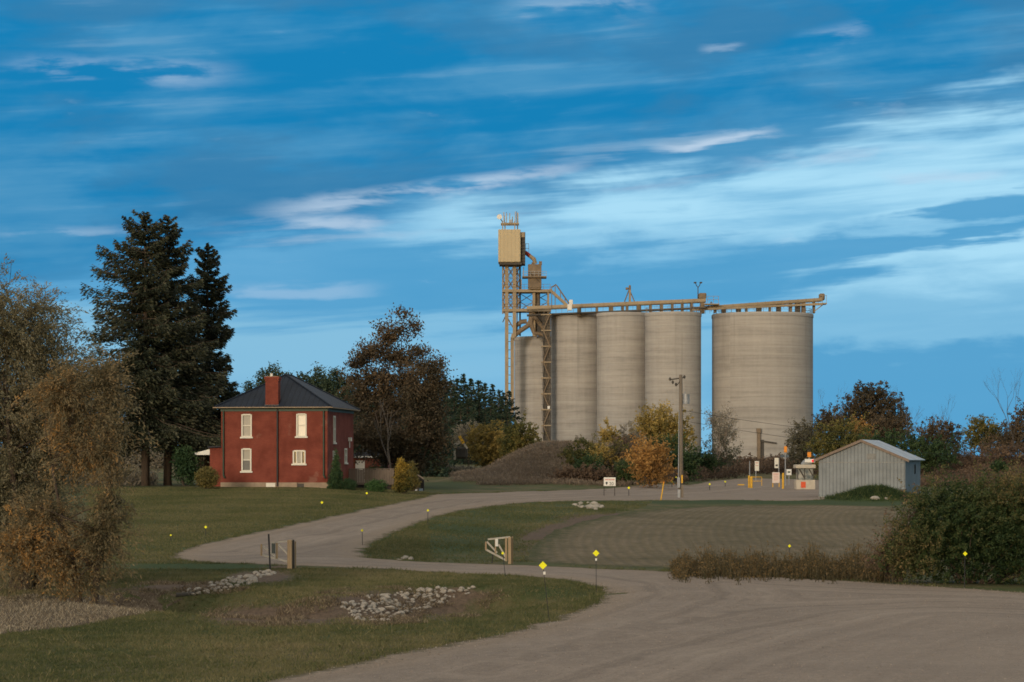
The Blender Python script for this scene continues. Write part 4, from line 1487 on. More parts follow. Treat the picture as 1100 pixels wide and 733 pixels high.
# ducts between the tower and the short silo
dt = MB()
dt.tube([T(553, 359, 1), T(554, 350, 1), T(560, 345.5, 1), T(566, 345, 1)], [.5, .5, .5, .5], 10)
dt.tube([T(551.5, 361, .5), T(558, 356, .5), T(567, 350, .5), T(571, 343, .5)], [.55, .5, .5, .5], 10)
dt.tube([T(571, 336, .5), T(570.5, 348, .5), T(574, 358, .5), T(586, 360, .5)], [.6, .6, .5, .4], 10)
dt.tube([T(574, 340, .2), T(583, 352, .2), T(590, 357, .2)], [.45, .45, .4], 10)
dt.build('duct', M['rust'], tower)
MB().box2(T(577, 359.5, .5), T(588, 334.9, 4)).build('dust_collector', M['dark_steel'], tower, bevel=.1)
MB().tube([T(576, 331, 2), T(576.5, 314, 2)], [.9, .8], 12).build('drop_pipe', M['rust'], tower)
MB().prism([(T(548.6, 0).x, tz_(364)), (T(553.4, 0).x, tz_(364)), (T(552.4, 0).x, tz_(358.5)), (T(549.6, 0).x, tz_(358.5))], -.4, 1.4).build('leg_boot', M['tan_steel'], tower)
ld = MB().bar(T(551, 443, .2), T(537, 454, -.4), .75).bar(T(537, 454, -.4), T(519, 459, -.8), .3)
ld.build('loading_chute', M['tan_steel'], tower)
for u in (537, 524):
    MB().bar(T(u, 455, -.4), T(u, 500, -.4), .2).build('chute_leg', M['tan_steel'], tower)

# antennas on the head box
ax_, az_ = XZ(547, 248, TY)
ant = thing('antenna_cluster', 'cluster of grey cellular antennas and dish on the tower head box', 'antenna', (ax_, TY * S, az_))
Aq = lambda u, v, dy=0: (XZ(u, v, TY)[0] - ax_, dy, XZ(u, v, TY)[1] - az_)
fm = MB()
for u, dy in ((540, -1.6), (542.5, 1.5), (553, -1.6), (556, 1.5)):
    fm.bar(Aq(u, 248.2, dy), Aq(u, 238, dy), .22)
for dy in (-1.6, 1.5):
    fm.bar(Aq(538, 241, dy), Aq(557.5, 241, dy), .3)
fm.bar(Aq(539, 241, -1.6), Aq(539, 241, 1.5), .25).bar(Aq(556.5, 241, -1.6), Aq(556.5, 241, 1.5), .25)
fm.build('frame', M['tan_steel'], ant)
for u, v0, v1, dy in ((541.3, 240, 229, -1.7), (544.2, 240, 230.5, -1.7), (547.6, 240, 230, -1.7), (553.6, 240, 228.5, -1.7), (556.4, 244, 229.5, -1.2), (542, 240, 231, 1.6), (550.5, 240, 232, 1.6), (555.5, 240, 227.5, 1.6)):
    MB().box2(Aq(u - .55, v0 - 1, dy - .15), Aq(u + .55, v1, dy + .2)).build('panel_antenna', M['grey_steel'], ant)
for u, v in ((555, 227), (544, 228)):
    MB().bar(Aq(u, 240, 0), Aq(u, v, 0), .1).build('whip', M['dark_steel'], ant)
MB().tube([Aq(536.5, 234, -1.9), Aq(536.5, 234, -1.4)], [.55, .35], 16).build('dish', M['white_paint'], ant)
MB().bar(Aq(536.5, 234, -1.45), Aq(539.5, 239, -1.5), .18).build('dish_arm', M['dark_steel'], ant)
MB().box2(Aq(546.8, 240.5, -2.0), Aq(549.8, 237, -1.6)).build('radio_box', M['grey_steel'], ant)

# caged stair tower in front of the short silo
SY = 349.0
sx_, _, _ = at(587, SY)
stt = thing('stair_tower', 'narrow rusty caged stair tower between the short and tall silo', 'stair tower', (sx_, SY * S, 5.0))
Sq = lambda u, v, dy=0: (XZ(u, v, SY)[0] - sx_, dy, XZ(u, v, SY)[1] - 5.0)
fr = MB()
for u in (582.8, 591.2):
    for dy in (-.9, .9):
        fr.bar(Sq(u + (1.2 if u < 585 else 0), 335, dy), Sq(u + (1.2 if u < 585 else 0), 492, dy), .16)
fr.build('frame', M['dark_steel'], stt)
vs_ = list(range(338, 480, 17))
for i, v in enumerate(vs_):
    MB().box2(Sq(581.3, v + 1, -1.1), Sq(592, v - .2, 1.1)).build('landing', M['tan_steel'], stt)
sr = MB()
for i, (a, c_) in enumerate(zip(vs_[:-1], vs_[1:])):
    ua, ub = (583.5, 590.5) if i % 2 else (590.5, 583.5)
    for dy in (-1.0, -.75):
        sr.bar(Sq(ua, a, dy), Sq(ub, c_, dy), .22)
    sr.bar(Sq(ua, a - 5, -1.0), Sq(ub, c_ - 5, -.9), .09)
    for q in range(1, 9):
        t_ = q / 9
        sr.box(tuple(Vector(Sq(lerp(ua, ub, t_), lerp(a, c_, t_), -.85))), (.45, .4, .07))
sr.build('stair_flight', M['rust'], stt)
for i, (a, c_) in enumerate(zip(vs_[:-1], vs_[1:])):
    pt = lambda u_, v_, dy: Sq(u_, v_, dy)
    vs8 = [pt(584.6, c_ - .4, -.6), pt(590.6, c_ - .4, -.6), pt(590.6, c_ - .4, .8), pt(584.6, c_ - .4, .8), pt(583.0, a + 1.2, -.6), pt(591.4, a + 1.2, -.6), pt(591.4, a + 1.2, .8), pt(583.0, a + 1.2, .8)]
    MB().add(vs8, [(3, 2, 1, 0), (4, 5, 6, 7), (0, 1, 5, 4), (1, 2, 6, 5), (2, 3, 7, 6), (3, 0, 4, 7)]).build('mesh_screen', M['screen'], stt)
cg = MB()
for i, (a, c_) in enumerate(zip(vs_[:-1], vs_[1:])):
    for u in (582.5, 585.2, 588, 590.6):
        cg.bar(Sq(u - (.6 if u < 586 else -.3), a, -1.05), Sq(u + (1 if u < 586 else 0), c_ - 1, -1.05), .08)
    cg.bar(Sq(581.6, a - 5, -1.05), Sq(591.8, a - 5, -1.05), .07)
cg.build('cage', M['dark_steel'], stt)
x, y, z = Sq(589.3, 438, -1.2)
MB().box2((x - .25, y, z - .3), (x + .25, y + .2, z + .3)).build('lamp', M['white_paint'], stt)

# ------------------------------------------------------------------ conveyors on the silo tops
def conveyor(name, label, P0, P1, h, deep, supports, mat, rail=True, low=True):
    """Truss gallery from P0 to P1 (world); supports: list of (t, z_foot)."""
    P0, P1 = Vector(P0), Vector(P1)
    root = thing(name, label, 'conveyor', P0)
    d = P1 - P0
    q = lambda t_, dz=0.0, dy=0.0: d * t_ + Vector((0, dy, dz))
    cb = MB()
    hw = deep / 2
    vs = [q(0, 0, -hw), q(1, 0, -hw), q(1, h, -hw), q(0, h, -hw), q(0, 0, hw), q(1, 0, hw), q(1, h, hw), q(0, h, hw)]
    cb.add(vs, [(0, 1, 2, 3), (7, 6, 5, 4), (0, 4, 5, 1), (1, 5, 6, 2), (2, 6, 7, 3), (3, 7, 4, 0)])
    cb.build('gallery', mat, root)
    for i in range(17):
        MB().box2(q(i / 16, -.06, -hw - .08) - Vector((.05, 0, 0)), q(i / 16, h + .06, -hw - .005) + Vector((.05, 0, 0))).build('flange', mat, root)
    if low:
        lo = MB()
        vs = [q(0, -1.25, -hw - .5), q(1, -1.25, -hw - .5), q(1, -.95, -hw - .5), q(0, -.95, -hw - .5), q(0, -1.25, hw), q(1, -1.25, hw), q(1, -.95, hw), q(0, -.95, hw)]
        lo.add(vs, [(0, 1, 2, 3), (7, 6, 5, 4), (0, 4, 5, 1), (1, 5, 6, 2), (2, 6, 7, 3), (3, 7, 4, 0)])
        lo.build('walkway', M['dark_steel'], root)
    for t_, zf, wd, mt in supports:
        p = q(t_)
        foot = Vector((p.x, 0, zf - P0.z))
        MB().box2((foot.x - wd / 2, p.y - hw * .8, foot.z), (foot.x + wd / 2, p.y + hw * .8, p.z - .004)).build('support', mt, root)
    if rail:
        rl = MB()
        for i in range(31):
            rl.bar(q(i / 30, -.9, -hw - .48), q(i / 30, .15, -hw - .48), .06)
        rl.bar(q(0, .15, -hw - .48), q(1, .15, -hw - .48), .06)
        rl.build('handrail', M['rust'], root)
    return root, q


CY = 345.0
def CW(u, v, y=CY):
    x, z = XZ(u, v, y)
    return Vector((x, y * S, z))


zt = p4[2]
cv1, q1 = conveyor('conveyor', 'long tan conveyor gallery running over the tops of the tall silos', CW(566, 333.5, 352), CW(757.5, 325.2, 341), .78, 2.2,
                   [(t_, zt + .03, w_, M['rust']) for t_, w_ in ((.30, .8), (.40, .5), (.48, .9), (.545, .5), (.57, .5), (.635, .9), (.70, .5), (.76, .6), (.82, .5), (.875, .5), (.925, .5), (.985, .8))], M['tan_steel'])
e = q1(1)
MB().box2((e.x - 1.3, e.y - 1.0, e.z + .75), (e.x + .2, e.y + 1.0, e.z + 1.9)).build('motor', M['rust'], cv1, bevel=.15)
g = MB()
for dx in (.4, 1.6, 2.6):
    g.bar((e.x + dx, e.y - 1.4, e.z - .3), (e.x + dx, e.y - 1.4, e.z + 1.2), .07)
g.bar((e.x + .3, e.y - 1.4, e.z + 1.2), (e.x + 2.7, e.y - 1.4, e.z + 1.2), .07).bar((e.x + .3, e.y - 1.4, e.z + .5), (e.x + 2.7, e.y - 1.4, e.z + .5), .07)
g.box2((e.x - .5, e.y - 1.5, e.z - .5), (e.x + 2.8, e.y + 1.2, e.z - .3))
g.build('end_platform', M['tan_steel'], cv1)
# lower dark ducts along the silo tops
dk = MB().bar(q1(.42, -1.6, .4), q1(.80, -2.4, .4), .75)
dk.build('duct', M['dark_steel'], cv1)
p_ = q1(.52, 0, -1.3)
wbx = CW(611, 335.3, 350)
o = MB().box((0, 0, .62), (.95, .8, 1.25)).box((.25, 0, 1.7), (.75, .7, .95)).build('white_hopper', M['white_paint'], None, bevel=.08)
o.location = (wbx.x, (350 - 7) * S + 1.5, p2[2] + .05)
tag(o, 'white box shaped hopper on the tall silo roof edge under the conveyor', 'hopper')

# inclined stair with rails from the tower to the conveyor
isx = CW(594, 333, 350)
ist = thing('access_stair', 'sloping steel stair from the tower platform down to the conveyor', 'stairs', isx)
I = lambda u, v, dy=0: CW(u, v, 350) - isx + Vector((0, dy, 0))
MB().bar(I(590, 311, -.4), I(609, 328, -.4), .55).bar(I(590, 311, .4), I(609, 328, .4), .55).build('stringer', M['tan_steel'], ist)
g = MB().tube([I(592, 309, -.5), I(594.3, 308, -.5), I(597, 306, -.5), I(599, 308.5, -.5), I(612, 327.5, -.5)], .14, 6)
for u, v0, v1 in ((592.6, 309, 333), (596.3, 307, 333), (602, 313, 322), (607, 320, 327)):
    g.bar(I(u, v0, -.5), I(u, v1, -.5), .16)
g.build('handrail', M['rust'], ist)

# A-frame mast on the conveyor
ms = CW(676, 327.0, 345.2)
mst = thing('mast', 'small three legged mast with motor standing on the long conveyor', 'mast', ms)
Mq = lambda u, v, dy=0: CW(u, v, 345.2) - ms + Vector((0, dy, 0))
for a, dy in ((670.6, -.8), (681.4, -.8), (676, .9)):
    MB().bar(Mq(a, 324.5, dy), Mq(676, 311, 0), .16).build('leg', M['rust'], mst)
MB().bar(Mq(676.6, 325, -.2), Mq(676.6, 309.5, -.2), .42).build('pole', M['tan_steel'], mst)
MB().box2(Mq(675.4, 311.5, -.5), Mq(677.6, 306.6, .4)).box2(Mq(672, 311.5, -.4), Mq(675.2, 309, .3)).build('motor', M['rust'], mst, bevel=.1)

# twin lamp post on the silo top
lp = CW(749.8, 322.5, 341)
lmp = thing('lamp_post', 'thin twin headed lamp post on top of the silos', 'lamp post', lp)
Lq = lambda u, v, dy=0: CW(u, v, 341) - lp + Vector((0, dy, 0))
MB().tube([Lq(749.8, 326), Lq(749.8, 309)], [.13, .09], 8).build('pole', M['dark_steel'], lmp)
for s_ in (-1, 1):
    MB().tube([Lq(749.8, 309), Lq(749.8 + 1.6 * s_, 307), Lq(749.8 + 2.6 * s_, 304.5)], [.08, .08, .07], 6).build('arm', M['dark_steel'], lmp)
    MB().box(tuple(Lq(749.8 + 3.1 * s_, 303.8)), (.55, .6, .3)).build('lamp_head', M['dark_steel'], lmp, bevel=.08)

zt5 = p5[2]
cv2, q2 = conveyor('conveyor', 'sloping tan conveyor rising over the roof of the widest silo', CW(743, 334.0, 342), CW(882.5, 324.0, 344), .7, 2.0,
                   [(t_, zt5 + .2, w_, mt) for t_, w_, mt in ((.18, .4, M['rust']), (.245, .9, M['dark_steel']), (.36, .9, M['dark_steel']), (.42, .4, M['rust']), (.515, 1.0, M['dark_steel']), (.60, .4, M['rust']), (.668, .9, M['dark_steel']), (.76, .5, M['rust']), (.815, 1.0, M['dark_steel']), (.86, .7, M['rust']), (.94, .4, M['rust']))], M['tan_steel'], True, False)
e = q2(1)
MB().box2((e.x - .5, e.y - .8, e.z + .2), (e.x + .6, e.y + .8, e.z + 1.6)).build('motor', M['rust'], cv2, bevel=.2)
lo = MB()
vs = [q2(0, -.1, -1.9), q2(1.0, -.85, -1.9), q2(1.0, -.4, -1.9), q2(0, .3, -1.9), q2(0, -.1, -1.1), q2(1.0, -.85, -1.1), q2(1.0, -.4, -1.1), q2(0, .3, -1.1)]
lo.add(vs, [(0, 1, 2, 3), (7, 6, 5, 4), (0, 4, 5, 1), (1, 5, 6, 2), (2, 6, 7, 3), (3, 7, 4, 0)])
lo.build('walkway', M['tan_steel'], cv2)
g = MB()
for dx in (.8, 1.6):
    g.bar((e.x + dx - .8, e.y - 1.5, e.z - .6), (e.x + dx - .8, e.y - 1.5, e.z + 1.1), .07)
g.bar((e.x - .8, e.y - 1.5, e.z + 1.1), (e.x + .9, e.y - 1.5, e.z + 1.1), .07).box2((e.x - 1.5, e.y - 1.6, e.z - .65), (e.x + .9, e.y + 1.2, e.z - .4))
g.bar((e.x + .3, e.y - 1.2, e.z - .6), (e.x - 1.75, e.y - 1.2, e.z - 2.2), .18)
g.build('end_platform', M['tan_steel'], cv2)
g = MB()
for i in range(9):
    p0 = q2(.17 + i * .09, -1.2 - .1 * i, .9)
for dx, hh in ((3.2, 1.5),):
    p = q2(.145)
    g.bar((p.x, -1, p.z - .5), (p.x, -1, p.z + 1.5), .14).bar((p.x, -1, p.z + 1.5), (p.x + 1.3, -1, p.z - .3), .1).bar((p.x, -1, p.z + 1.5), (p.x - 1.2, -1, p.z - .3), .1)
g.build('gantry', M['rust'], cv2)

# ------------------------------------------------------------------ yellow-armed machine among the trees
px_, py_, pz_ = at(492, 190)
mc = thing('auger_loader', 'yellow and tan loading boom half hidden beyond the golden bush', 'loader', (px_, py_, pz_))
Y9 = 190
Nq = lambda u, v, dy=0: (XZ(u, v, Y9)[0] - px_, dy, XZ(u, v, Y9)[1] - pz_)
MB().bar(Nq(493.5, 468.5), Nq(498, 476.5), .32).build('boom', M['yellow'], mc)
MB().bar(Nq(498, 476.5, .1), Nq(502, 482, .1), .2).build('boom_foot', M['concrete_pale'], mc)
MB().bar(Nq(495.5, 474, .1), Nq(487, 479, .1), .32).build('chute', M['concrete_pale'], mc)
MB().bar(Nq(480, 482.5, .1), Nq(476, 486, .1), .42).build('discharge_end', M['concrete_pale'], mc)
MB().bar(Nq(486, 480.4, .3), Nq(478, 485, .3), .12).build('linkage', M['rust'], mc)
MB().box2(Nq(487.3, 494, -.1), Nq(489.5, 483, .3)).build('post', M['concrete_pale'], mc)
MB().box2(Nq(489, 493, .5), Nq(502, 480, 3)).build('body', M['dark_steel'], mc, bevel=.2)

# ------------------------------------------------------------------ shed
HYs = 140.0
ssc = 1800 / HYs
shx = XZ(925.5, 0, HYs)[0]
shz = CAMZ - (534 - V0) / 1800 * HYs
RS_ = rad(-19)
shed = thing('metal_shed', 'grey ribbed metal shed with a gable roof at the lot edge', 'shed', (shx, HYs * S, shz), RS_)
SWd, SD = 7.25, 8.0
sh, sp = 3.22, 4.75
w_ = SWd / 2
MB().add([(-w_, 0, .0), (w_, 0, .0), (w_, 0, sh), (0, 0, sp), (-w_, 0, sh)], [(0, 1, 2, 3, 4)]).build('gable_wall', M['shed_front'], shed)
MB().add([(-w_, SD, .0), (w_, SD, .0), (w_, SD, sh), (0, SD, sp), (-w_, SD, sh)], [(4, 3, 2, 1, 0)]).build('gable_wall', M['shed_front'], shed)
wy0, wy1, wz0, wz1 = 4.8, 5.5, 1.9, 2.7
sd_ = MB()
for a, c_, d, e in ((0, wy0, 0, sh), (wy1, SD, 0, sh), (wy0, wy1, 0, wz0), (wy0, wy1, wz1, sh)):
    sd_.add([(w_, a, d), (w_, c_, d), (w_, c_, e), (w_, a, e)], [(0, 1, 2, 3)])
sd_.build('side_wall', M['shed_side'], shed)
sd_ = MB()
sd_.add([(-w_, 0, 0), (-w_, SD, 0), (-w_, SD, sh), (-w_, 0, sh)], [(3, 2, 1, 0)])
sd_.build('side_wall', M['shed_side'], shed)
MB().box2((w_ - .1, wy0, wz0), (w_ - .05, wy1, wz1)).build('side_window', M['glass_dark'], shed)
ro = .38
sl = (sp - sh) / w_
zr = sp + .05
rr_ = MB()
for s_ in (-1, 1):
    xe = s_ * (w_ + ro)
    ze = sp - sl * (w_ + ro) + .05
    vs = [(0, -.25, zr), (xe, -.25, ze), (xe, SD + .3, ze), (0, SD + .3, zr)]
    vs += [(a, c_, d - .05) for a, c_, d in vs]
    rr_.add(vs, [(0, 1, 2, 3), (7, 6, 5, 4), (0, 4, 5, 1), (1, 5, 6, 2), (2, 6, 7, 3)])
rfo = rr_.build('roof', M['shed_roof'], shed)
tr = MB()
for s_ in (-1, 1):
    xe = s_ * (w_ + ro)
    ze = sp - sl * (w_ + ro)
    tr.add([(0, -.30, zr + .02), (xe, -.30, ze + .07), (xe, -.30, ze - .16), (0, -.30, zr - .21), (0, -.255, zr + .02), (xe, -.255, ze + .07), (xe, -.255, ze - .16), (0, -.255, zr - .21)],
           [(0, 1, 2, 3), (7, 6, 5, 4), (0, 4, 5, 1), (1, 5, 6, 2), (2, 6, 7, 3)])
tr.build('barge_board', paint('brown_barge_board', (.20, .15, .115), .7), rfo)
MB().box2((-w_ - .03, -.05, -.6), (w_ + .03, .2, -.003)).box2((w_ - .2, .2, -.6), (w_ + .03, SD, -.003)).build('footing', M['concrete_pale'], shed)
MB().box2((w_ - .06, -.035, .0), (w_ + .035, .06, sh)).build('corner_trim', M['shed_front'], shed)
# dark square patches high on the gable
MB().box2((.45, -.025, 3.15), (1.2, -.004, 3.62)).build('patch_panel', paint('darker_grey_patch', (.20, .20, .19), .6), shed)
MB().box2((-w_ + .02, -.022, 2.86), (w_ - .07, -.004, 2.93)).build('flashing_strip', paint('dark_flashing', (.22, .22, .21), .6), shed)

# ------------------------------------------------------------------ weigh station: booth, signs, bollards
BY = 168.0
bsc = 1800 / BY
bx0, bz0 = XZ(864.2, 527, BY)
booth = thing('kiosk_booth', 'pale scale house kiosk with orange lamp and orange square on its base', 'kiosk', (bx0, BY * S, bz0))
B = lambda u, v, dy=0: (XZ(u, v, BY)[0] - bx0, dy, XZ(u, v, BY)[1] - bz0)
MB().box2(B(854.2, 528.5, -.9), B(874.6, 515.6, .9)).build('base', M['concrete_pale'], booth, bevel=.04)
MB().box2(B(859.2, 524, -.935), B(864.2, 517.6, -.90)).build('orange_panel', M['red_sign'], booth)
MB().box2(B(856.2, 515.5, -.75), B(872.8, 503.3, .75)).build('window_panel', M['booth_glass'], booth)
g = MB()
for u in (856, 863.2, 872.6):
    g.box2(B(u - .35, 515.55, -.82), B(u + .35, 503.2, -.755))
g.bar(B(857.5, 504, -.8), B(863.5, 514, -.8), .12).bar(B(868, 504, -.8), B(871.8, 511, -.8), .10)
g.build('window_post', M['dark_steel'], booth)
MB().box2(B(853.6, 503.2, -1.05), B(874.8, 499.3, 1.05)).build('roof', M['concrete_pale'], booth, bevel=.04)
MB().tube([B(861, 499.2), B(863.5, 497.6), B(869, 497), B(872, 498)], [.12, .28, .3, .18], 10).build('dome_unit', M['grey_steel'], booth)
MB().box2(B(864, 497, -.5), B(875, 493.2, -.2)).build('signal_box', M['white_paint'], booth, bevel=.03)
x, y, z = B(872.6, 495.2, -.55)
MB().tube([(x, y - .04, z), (x, y + .06, z)], [.13, .13], 12).build('red_light', M['lamp_red'], booth)
MB().bar(B(869.2, 493.2, 0), B(869.2, 490.9, 0), .12).build('beacon_post', M['grey_steel'], booth)
MB().box2(B(867.4, 491.3, -.2), B(871.2, 485.8, .2)).build('beacon', M['orange'], booth, bevel=.04)


def post_sign(name, label, u, v0, v1, ub, vbase, mat, marks=None, y=176., post=M['grey_steel'], group=None, us=None):
    """A board between photo rows v0..v1 and columns u on a post down to vbase."""
    x, z = XZ(ub, vbase, y)
    root = thing(name, label, 'sign', (x, y * S, z), 0, group)
    q = lambda a, b_, dy=0: (XZ(a, b_, y)[0] - x, dy, XZ(a, b_, y)[1] - z)
    MB().box2(q(u[0], v1, -.04), q(u[1], v0, .0)).build('board', mat, root, bevel=.01)
    for pu in (us or [ub]):
        MB().bar(q(pu, v0 + .5, .06), q(pu, vbase + 2, .06), .08).build('post', post, root)
    if marks:
        for nm, mt, rects in marks:
            mk = MB()
            for (a, b_, c_, d) in rects:
                mk.box2(q(a, d, -.052), q(c_, b_, -.043))
            mk.build(nm, mt, root)
    return root, q


post_sign('lot_sign', 'tall narrow cream sign board beside the twin yellow bollards', (810.8, 815.4), 495.5, 506, 812, 515, M['cream'], [('lettering', M['red_letter'], [(811.6, 497, 814.6, 497.8), (811.6, 500, 814.6, 500.6)])])
post_sign('lot_sign', 'narrow cream sign board above the larger low notice board', (832, 836.2), 492, 503, 836.6, 515, M['cream'], [('lettering', M['ink'], [(833, 499, 835.4, 501)])])
post_sign('notice_board', 'wide white notice board with faded red lettering on yellow legs', (829.6, 837.5), 507.5, 519, 833.5, 521.5, M['pinkish'],
          [('lettering', M['red_letter'], [(830.6, 509, 836.4, 509.8), (831, 511.4, 836, 511.9), (831, 513.4, 836.4, 513.9), (831, 515.4, 835.6, 515.9)])], 172., M['yellow'], None, [830.2, 837])
r_, q_ = post_sign('lot_sign', 'small square white sign between the lamp pole and the kiosk', (844.8, 850.2), 504.2, 510.6, 847.5, 519, M['white_paint'], [('lettering', M['green_trim'], [(846, 506.5, 849, 508)])])
# steel pole with orange lamp
x, z = XZ(843.6, 520, 172)
lpole = thing('signal_pole', 'grey steel pole topped with an orange lamp box by the kiosk', 'signal pole', (x, 172 * S, z))
q_ = lambda a, b_, dy=0: (XZ(a, b_, 172)[0] - x, dy, XZ(a, b_, 172)[1] - z)
MB().tube([q_(843.6, 522), q_(843.6, 486)], [.07, .06], 8).build('pole', M['grey_steel'], lpole)
MB().box2(q_(842.3, 486.2, -.14), q_(845.3, 479.6, .14)).build('lamp_box', M['orange'], lpole, bevel=.03)
MB().box2(q_(838.4, 491.6, .08), q_(847.6, 488.6, .12)).build('blue_board', paint('slate_blue_board', (.09, .11, .13), .5), lpole)
x, z = XZ(805.3, 521, 176)
o = MB().tube([(0, 0, -.2), (0, 0, 2.5)], [.06, .05], 8).build('steel_pole', M['grey_steel'])
o.location = (x, 176 * S, z)
tag(o, 'thin bare grey pole behind the yellow bollards', 'pole')
for u, v0, v1, y_, lb in ((804.6, 511.5, 521.5, 172, 'slimmer yellow bollard at the gravel lot beside its thicker twin'), (807.2, 512.5, 521.5, 171, 'thicker yellow bollard joined to the low yellow rail'),
                          (841.2, 508.8, 523, 170, 'tall yellow bollard between the notice board and kiosk')):
    x, z = XZ(u, v1, y_)
    root = thing('bollard', lb, 'bollard', (x, y_ * S, z), 0, 'yellow bollards in the lot')
    r_ = .10 if u != 807.2 else .13
    h_ = (v1 - v0) / (1800 / y_)
    MB().cyl((0, 0), r_, -.3, h_, 14).build('post', M['yellow'], root)
    MB().cyl((0, 0), r_ * .98, h_ + .002, h_ + .06, 14, r_ * .5).build('cap', M['yellow'], root)
x, z = XZ(812.5, 521, 171)
rl = thing('guard_rail', 'low hoop of yellow pipe rail beside the thick bollard', 'rail', (x, 171 * S, z))
q_ = lambda a, b_, dy=0: (XZ(a, b_, 171)[0] - x, dy, XZ(a, b_, 171)[1] - z)
MB().tube([q_(808, 512.6), q_(818.3, 512.6), q_(818.3, 522)], .035, 8).build('hoop', M['yellow'], rl)
MB().tube([q_(808, 517), q_(818.2, 517)], .03, 8).build('middle_rail', M['yellow'], rl)
x, z = XZ(796, 520.5, 178)
o = MB().box((0, 0, .06), (.8, .2, .12), 0, .8).build('parking_curb', M['yellow'], None, bevel=.03)
o.location = (x, 178 * S, z - .1)
tag(o, 'short yellow wheel stop lying on the gravel lot', 'wheel stop')

# speed sign in front of the brush
SYs = 133.
x, z = XZ(655, 537, SYs)
spd = thing('speed_sign', 'white rectangular sign reading 20 with a red top line on two posts', 'sign', (x, SYs * S, z))
q_ = lambda a, b_, dy=0: (XZ(a, b_, SYs)[0] - x, dy, XZ(a, b_, SYs)[1] - z)
MB().box2(q_(648.6, 522.3, -.04), q_(661.3, 513, 0)).build('board', M['white_paint'], spd, bevel=.01)
for u in (648.9, 660.4):
    MB().bar(q_(u, 522, .05), q_(u, 539, .05), .05).build('post', M['dark_wood'], spd)
MB().bar(q_(648.9, 527, .05), q_(651.5, 526.4, .05), .03).build('brace', M['dark_wood'], spd)
mk = MB()
for a, c_ in ((650, 652), (652.3, 653.4), (653.8, 655.6), (655.9, 657), (657.3, 660)):
    mk.box2(q_(a, 515.9, -.052), q_(c_, 514.8, -.043))
mk.build('red_lettering', M['red_letter'], spd)
x2, y2, z2 = q_(651.6, 518.9, -.05)
mk = MB().tube([(x2, y2 - .006, z2), (x2, y2 + .005, z2)], [.085, .085], 14)
mk.add([(x2 - .06, y2 - .004, z2 - .06), (x2 + .06, y2 - .004, z2 - .06), (x2, y2 - .004, z2 - .17)], [(0, 1, 2)])
mk.build('symbol', M['ink'], spd)
fcu = bpy.data.curves.new('digits', 'FONT')
fcu.body = '20'
fcu.size = .36
fcu.extrude = .004
fcu.align_x = 'CENTER'
dg = bpy.data.objects.new('digits', fcu)
C.objects.link(dg)
dg.parent = spd
dg.rotation_euler = (rad(90), 0, 0)
xx, yy, zz = q_(656.8, 521.4, -.047)
dg.location = (xx, yy, zz)
fcu.materials.append(M['ink'])
bpy.context.view_layer.update()
dme = bpy.data.meshes.new_from_object(dg.evaluated_get(bpy.context.evaluated_depsgraph_get()))
bpy.data.objects.remove(dg)
dg = bpy.data.objects.new('digits', dme)
C.objects.link(dg)
dg.parent = spd
dg.rotation_euler = (rad(90), 0, 0)
dg.location = (xx, yy, zz)

# leaning yellow marker post
x, y, z = unproject(709.5, 537.6)
mkp = thing('marker_post', 'leaning yellow plastic marker post on the verge near the pole', 'marker post', (x, y, z))
MB().tube([(0, 0, -.2), (.24, 0, 1.28)], [.05, .05], 8).build('post', M['yellow'], mkp)
MB().tube([(.24, 0, 1.285), (.262, 0, 1.42)], [.057, .057], 8).build('cap', M['orange'], mkp)

# utility pole
UY = 134.
x, y, z = at(731.5, UY)
z = XZ(731.5, 537, UY)[1]
up = thing('utility_pole', 'weathered wooden utility pole with a grey transformer near its top', 'utility pole', (x, y, z))
q_ = lambda a, b_, dy=0: (XZ(a, b_, UY)[0] - x, dy, XZ(a, b_, UY)[1] - z)
MB().tube([(0, 0, -.5), q_(731.4, 470), q_(731.3, 402.8)], [.205, .17, .135], 14).build('pole', M['pole_wood'], up, smooth=True)
MB().bar(q_(718, 408.6, -.9), q_(736.5, 405.2, .9), .1).build('crossarm', M['pole_wood'], up)
for u, v, dy in ((719, 408.2, -.85), (722.2, 411.5, -.6), (726, 413.8, -.2), (736, 405, .85)):
    MB().tube([q_(u, v + 1.4, dy), q_(u, v - .6, dy), q_(u, v - 2.2, dy)], [.05, .11, .06], 8).build('insulator', M['dark_steel'], up)
MB().bar(q_(727, 414, -.3), q_(731, 409, 0), .05).build('brace', M['dark_steel'], up)
cx_, cy_, _ = q_(736.9, 0, -.12)
trn = MB().cyl((cx_, cy_), .27, q_(0, 434)[2], q_(0, 424.5)[2], 18).build('transformer', M['grey_steel'], up)
MB().cyl((cx_, cy_), .29, q_(0, 424.4)[2], q_(0, 423.6)[2], 18).cyl((cx_ - .1, cy_), .05, q_(0, 423.5)[2], q_(0, 420.5)[2], 8).build('lid', M['grey_steel'], trn)
MB().bar(q_(732, 427, 0), q_(735.5, 427, -.1), .08).build('bracket', M['dark_steel'], trn)
MB().tube([q_(729.3, 441, -.14), q_(728.6, 515, -.2)], .04, 8).build('conduit', M['grey_steel'], up)
MB().box2(q_(727.2, 524, -.40), q_(730.2, 513, -.22)).box2(q_(727.6, 536.5, -.38), q_(730.6, 526, -.20)).build('meter_box', M['grey_steel'], up)
MB().box2(q_(731.2, 537, -.33), q_(733.8, 521, -.24)).build('guard_strip', M['pole_wood'], up)
MB().box2(q_(731.6, 519, -.27), q_(733.2, 510.5, -.20)).build('yellow_tag', M['yellow'], up)


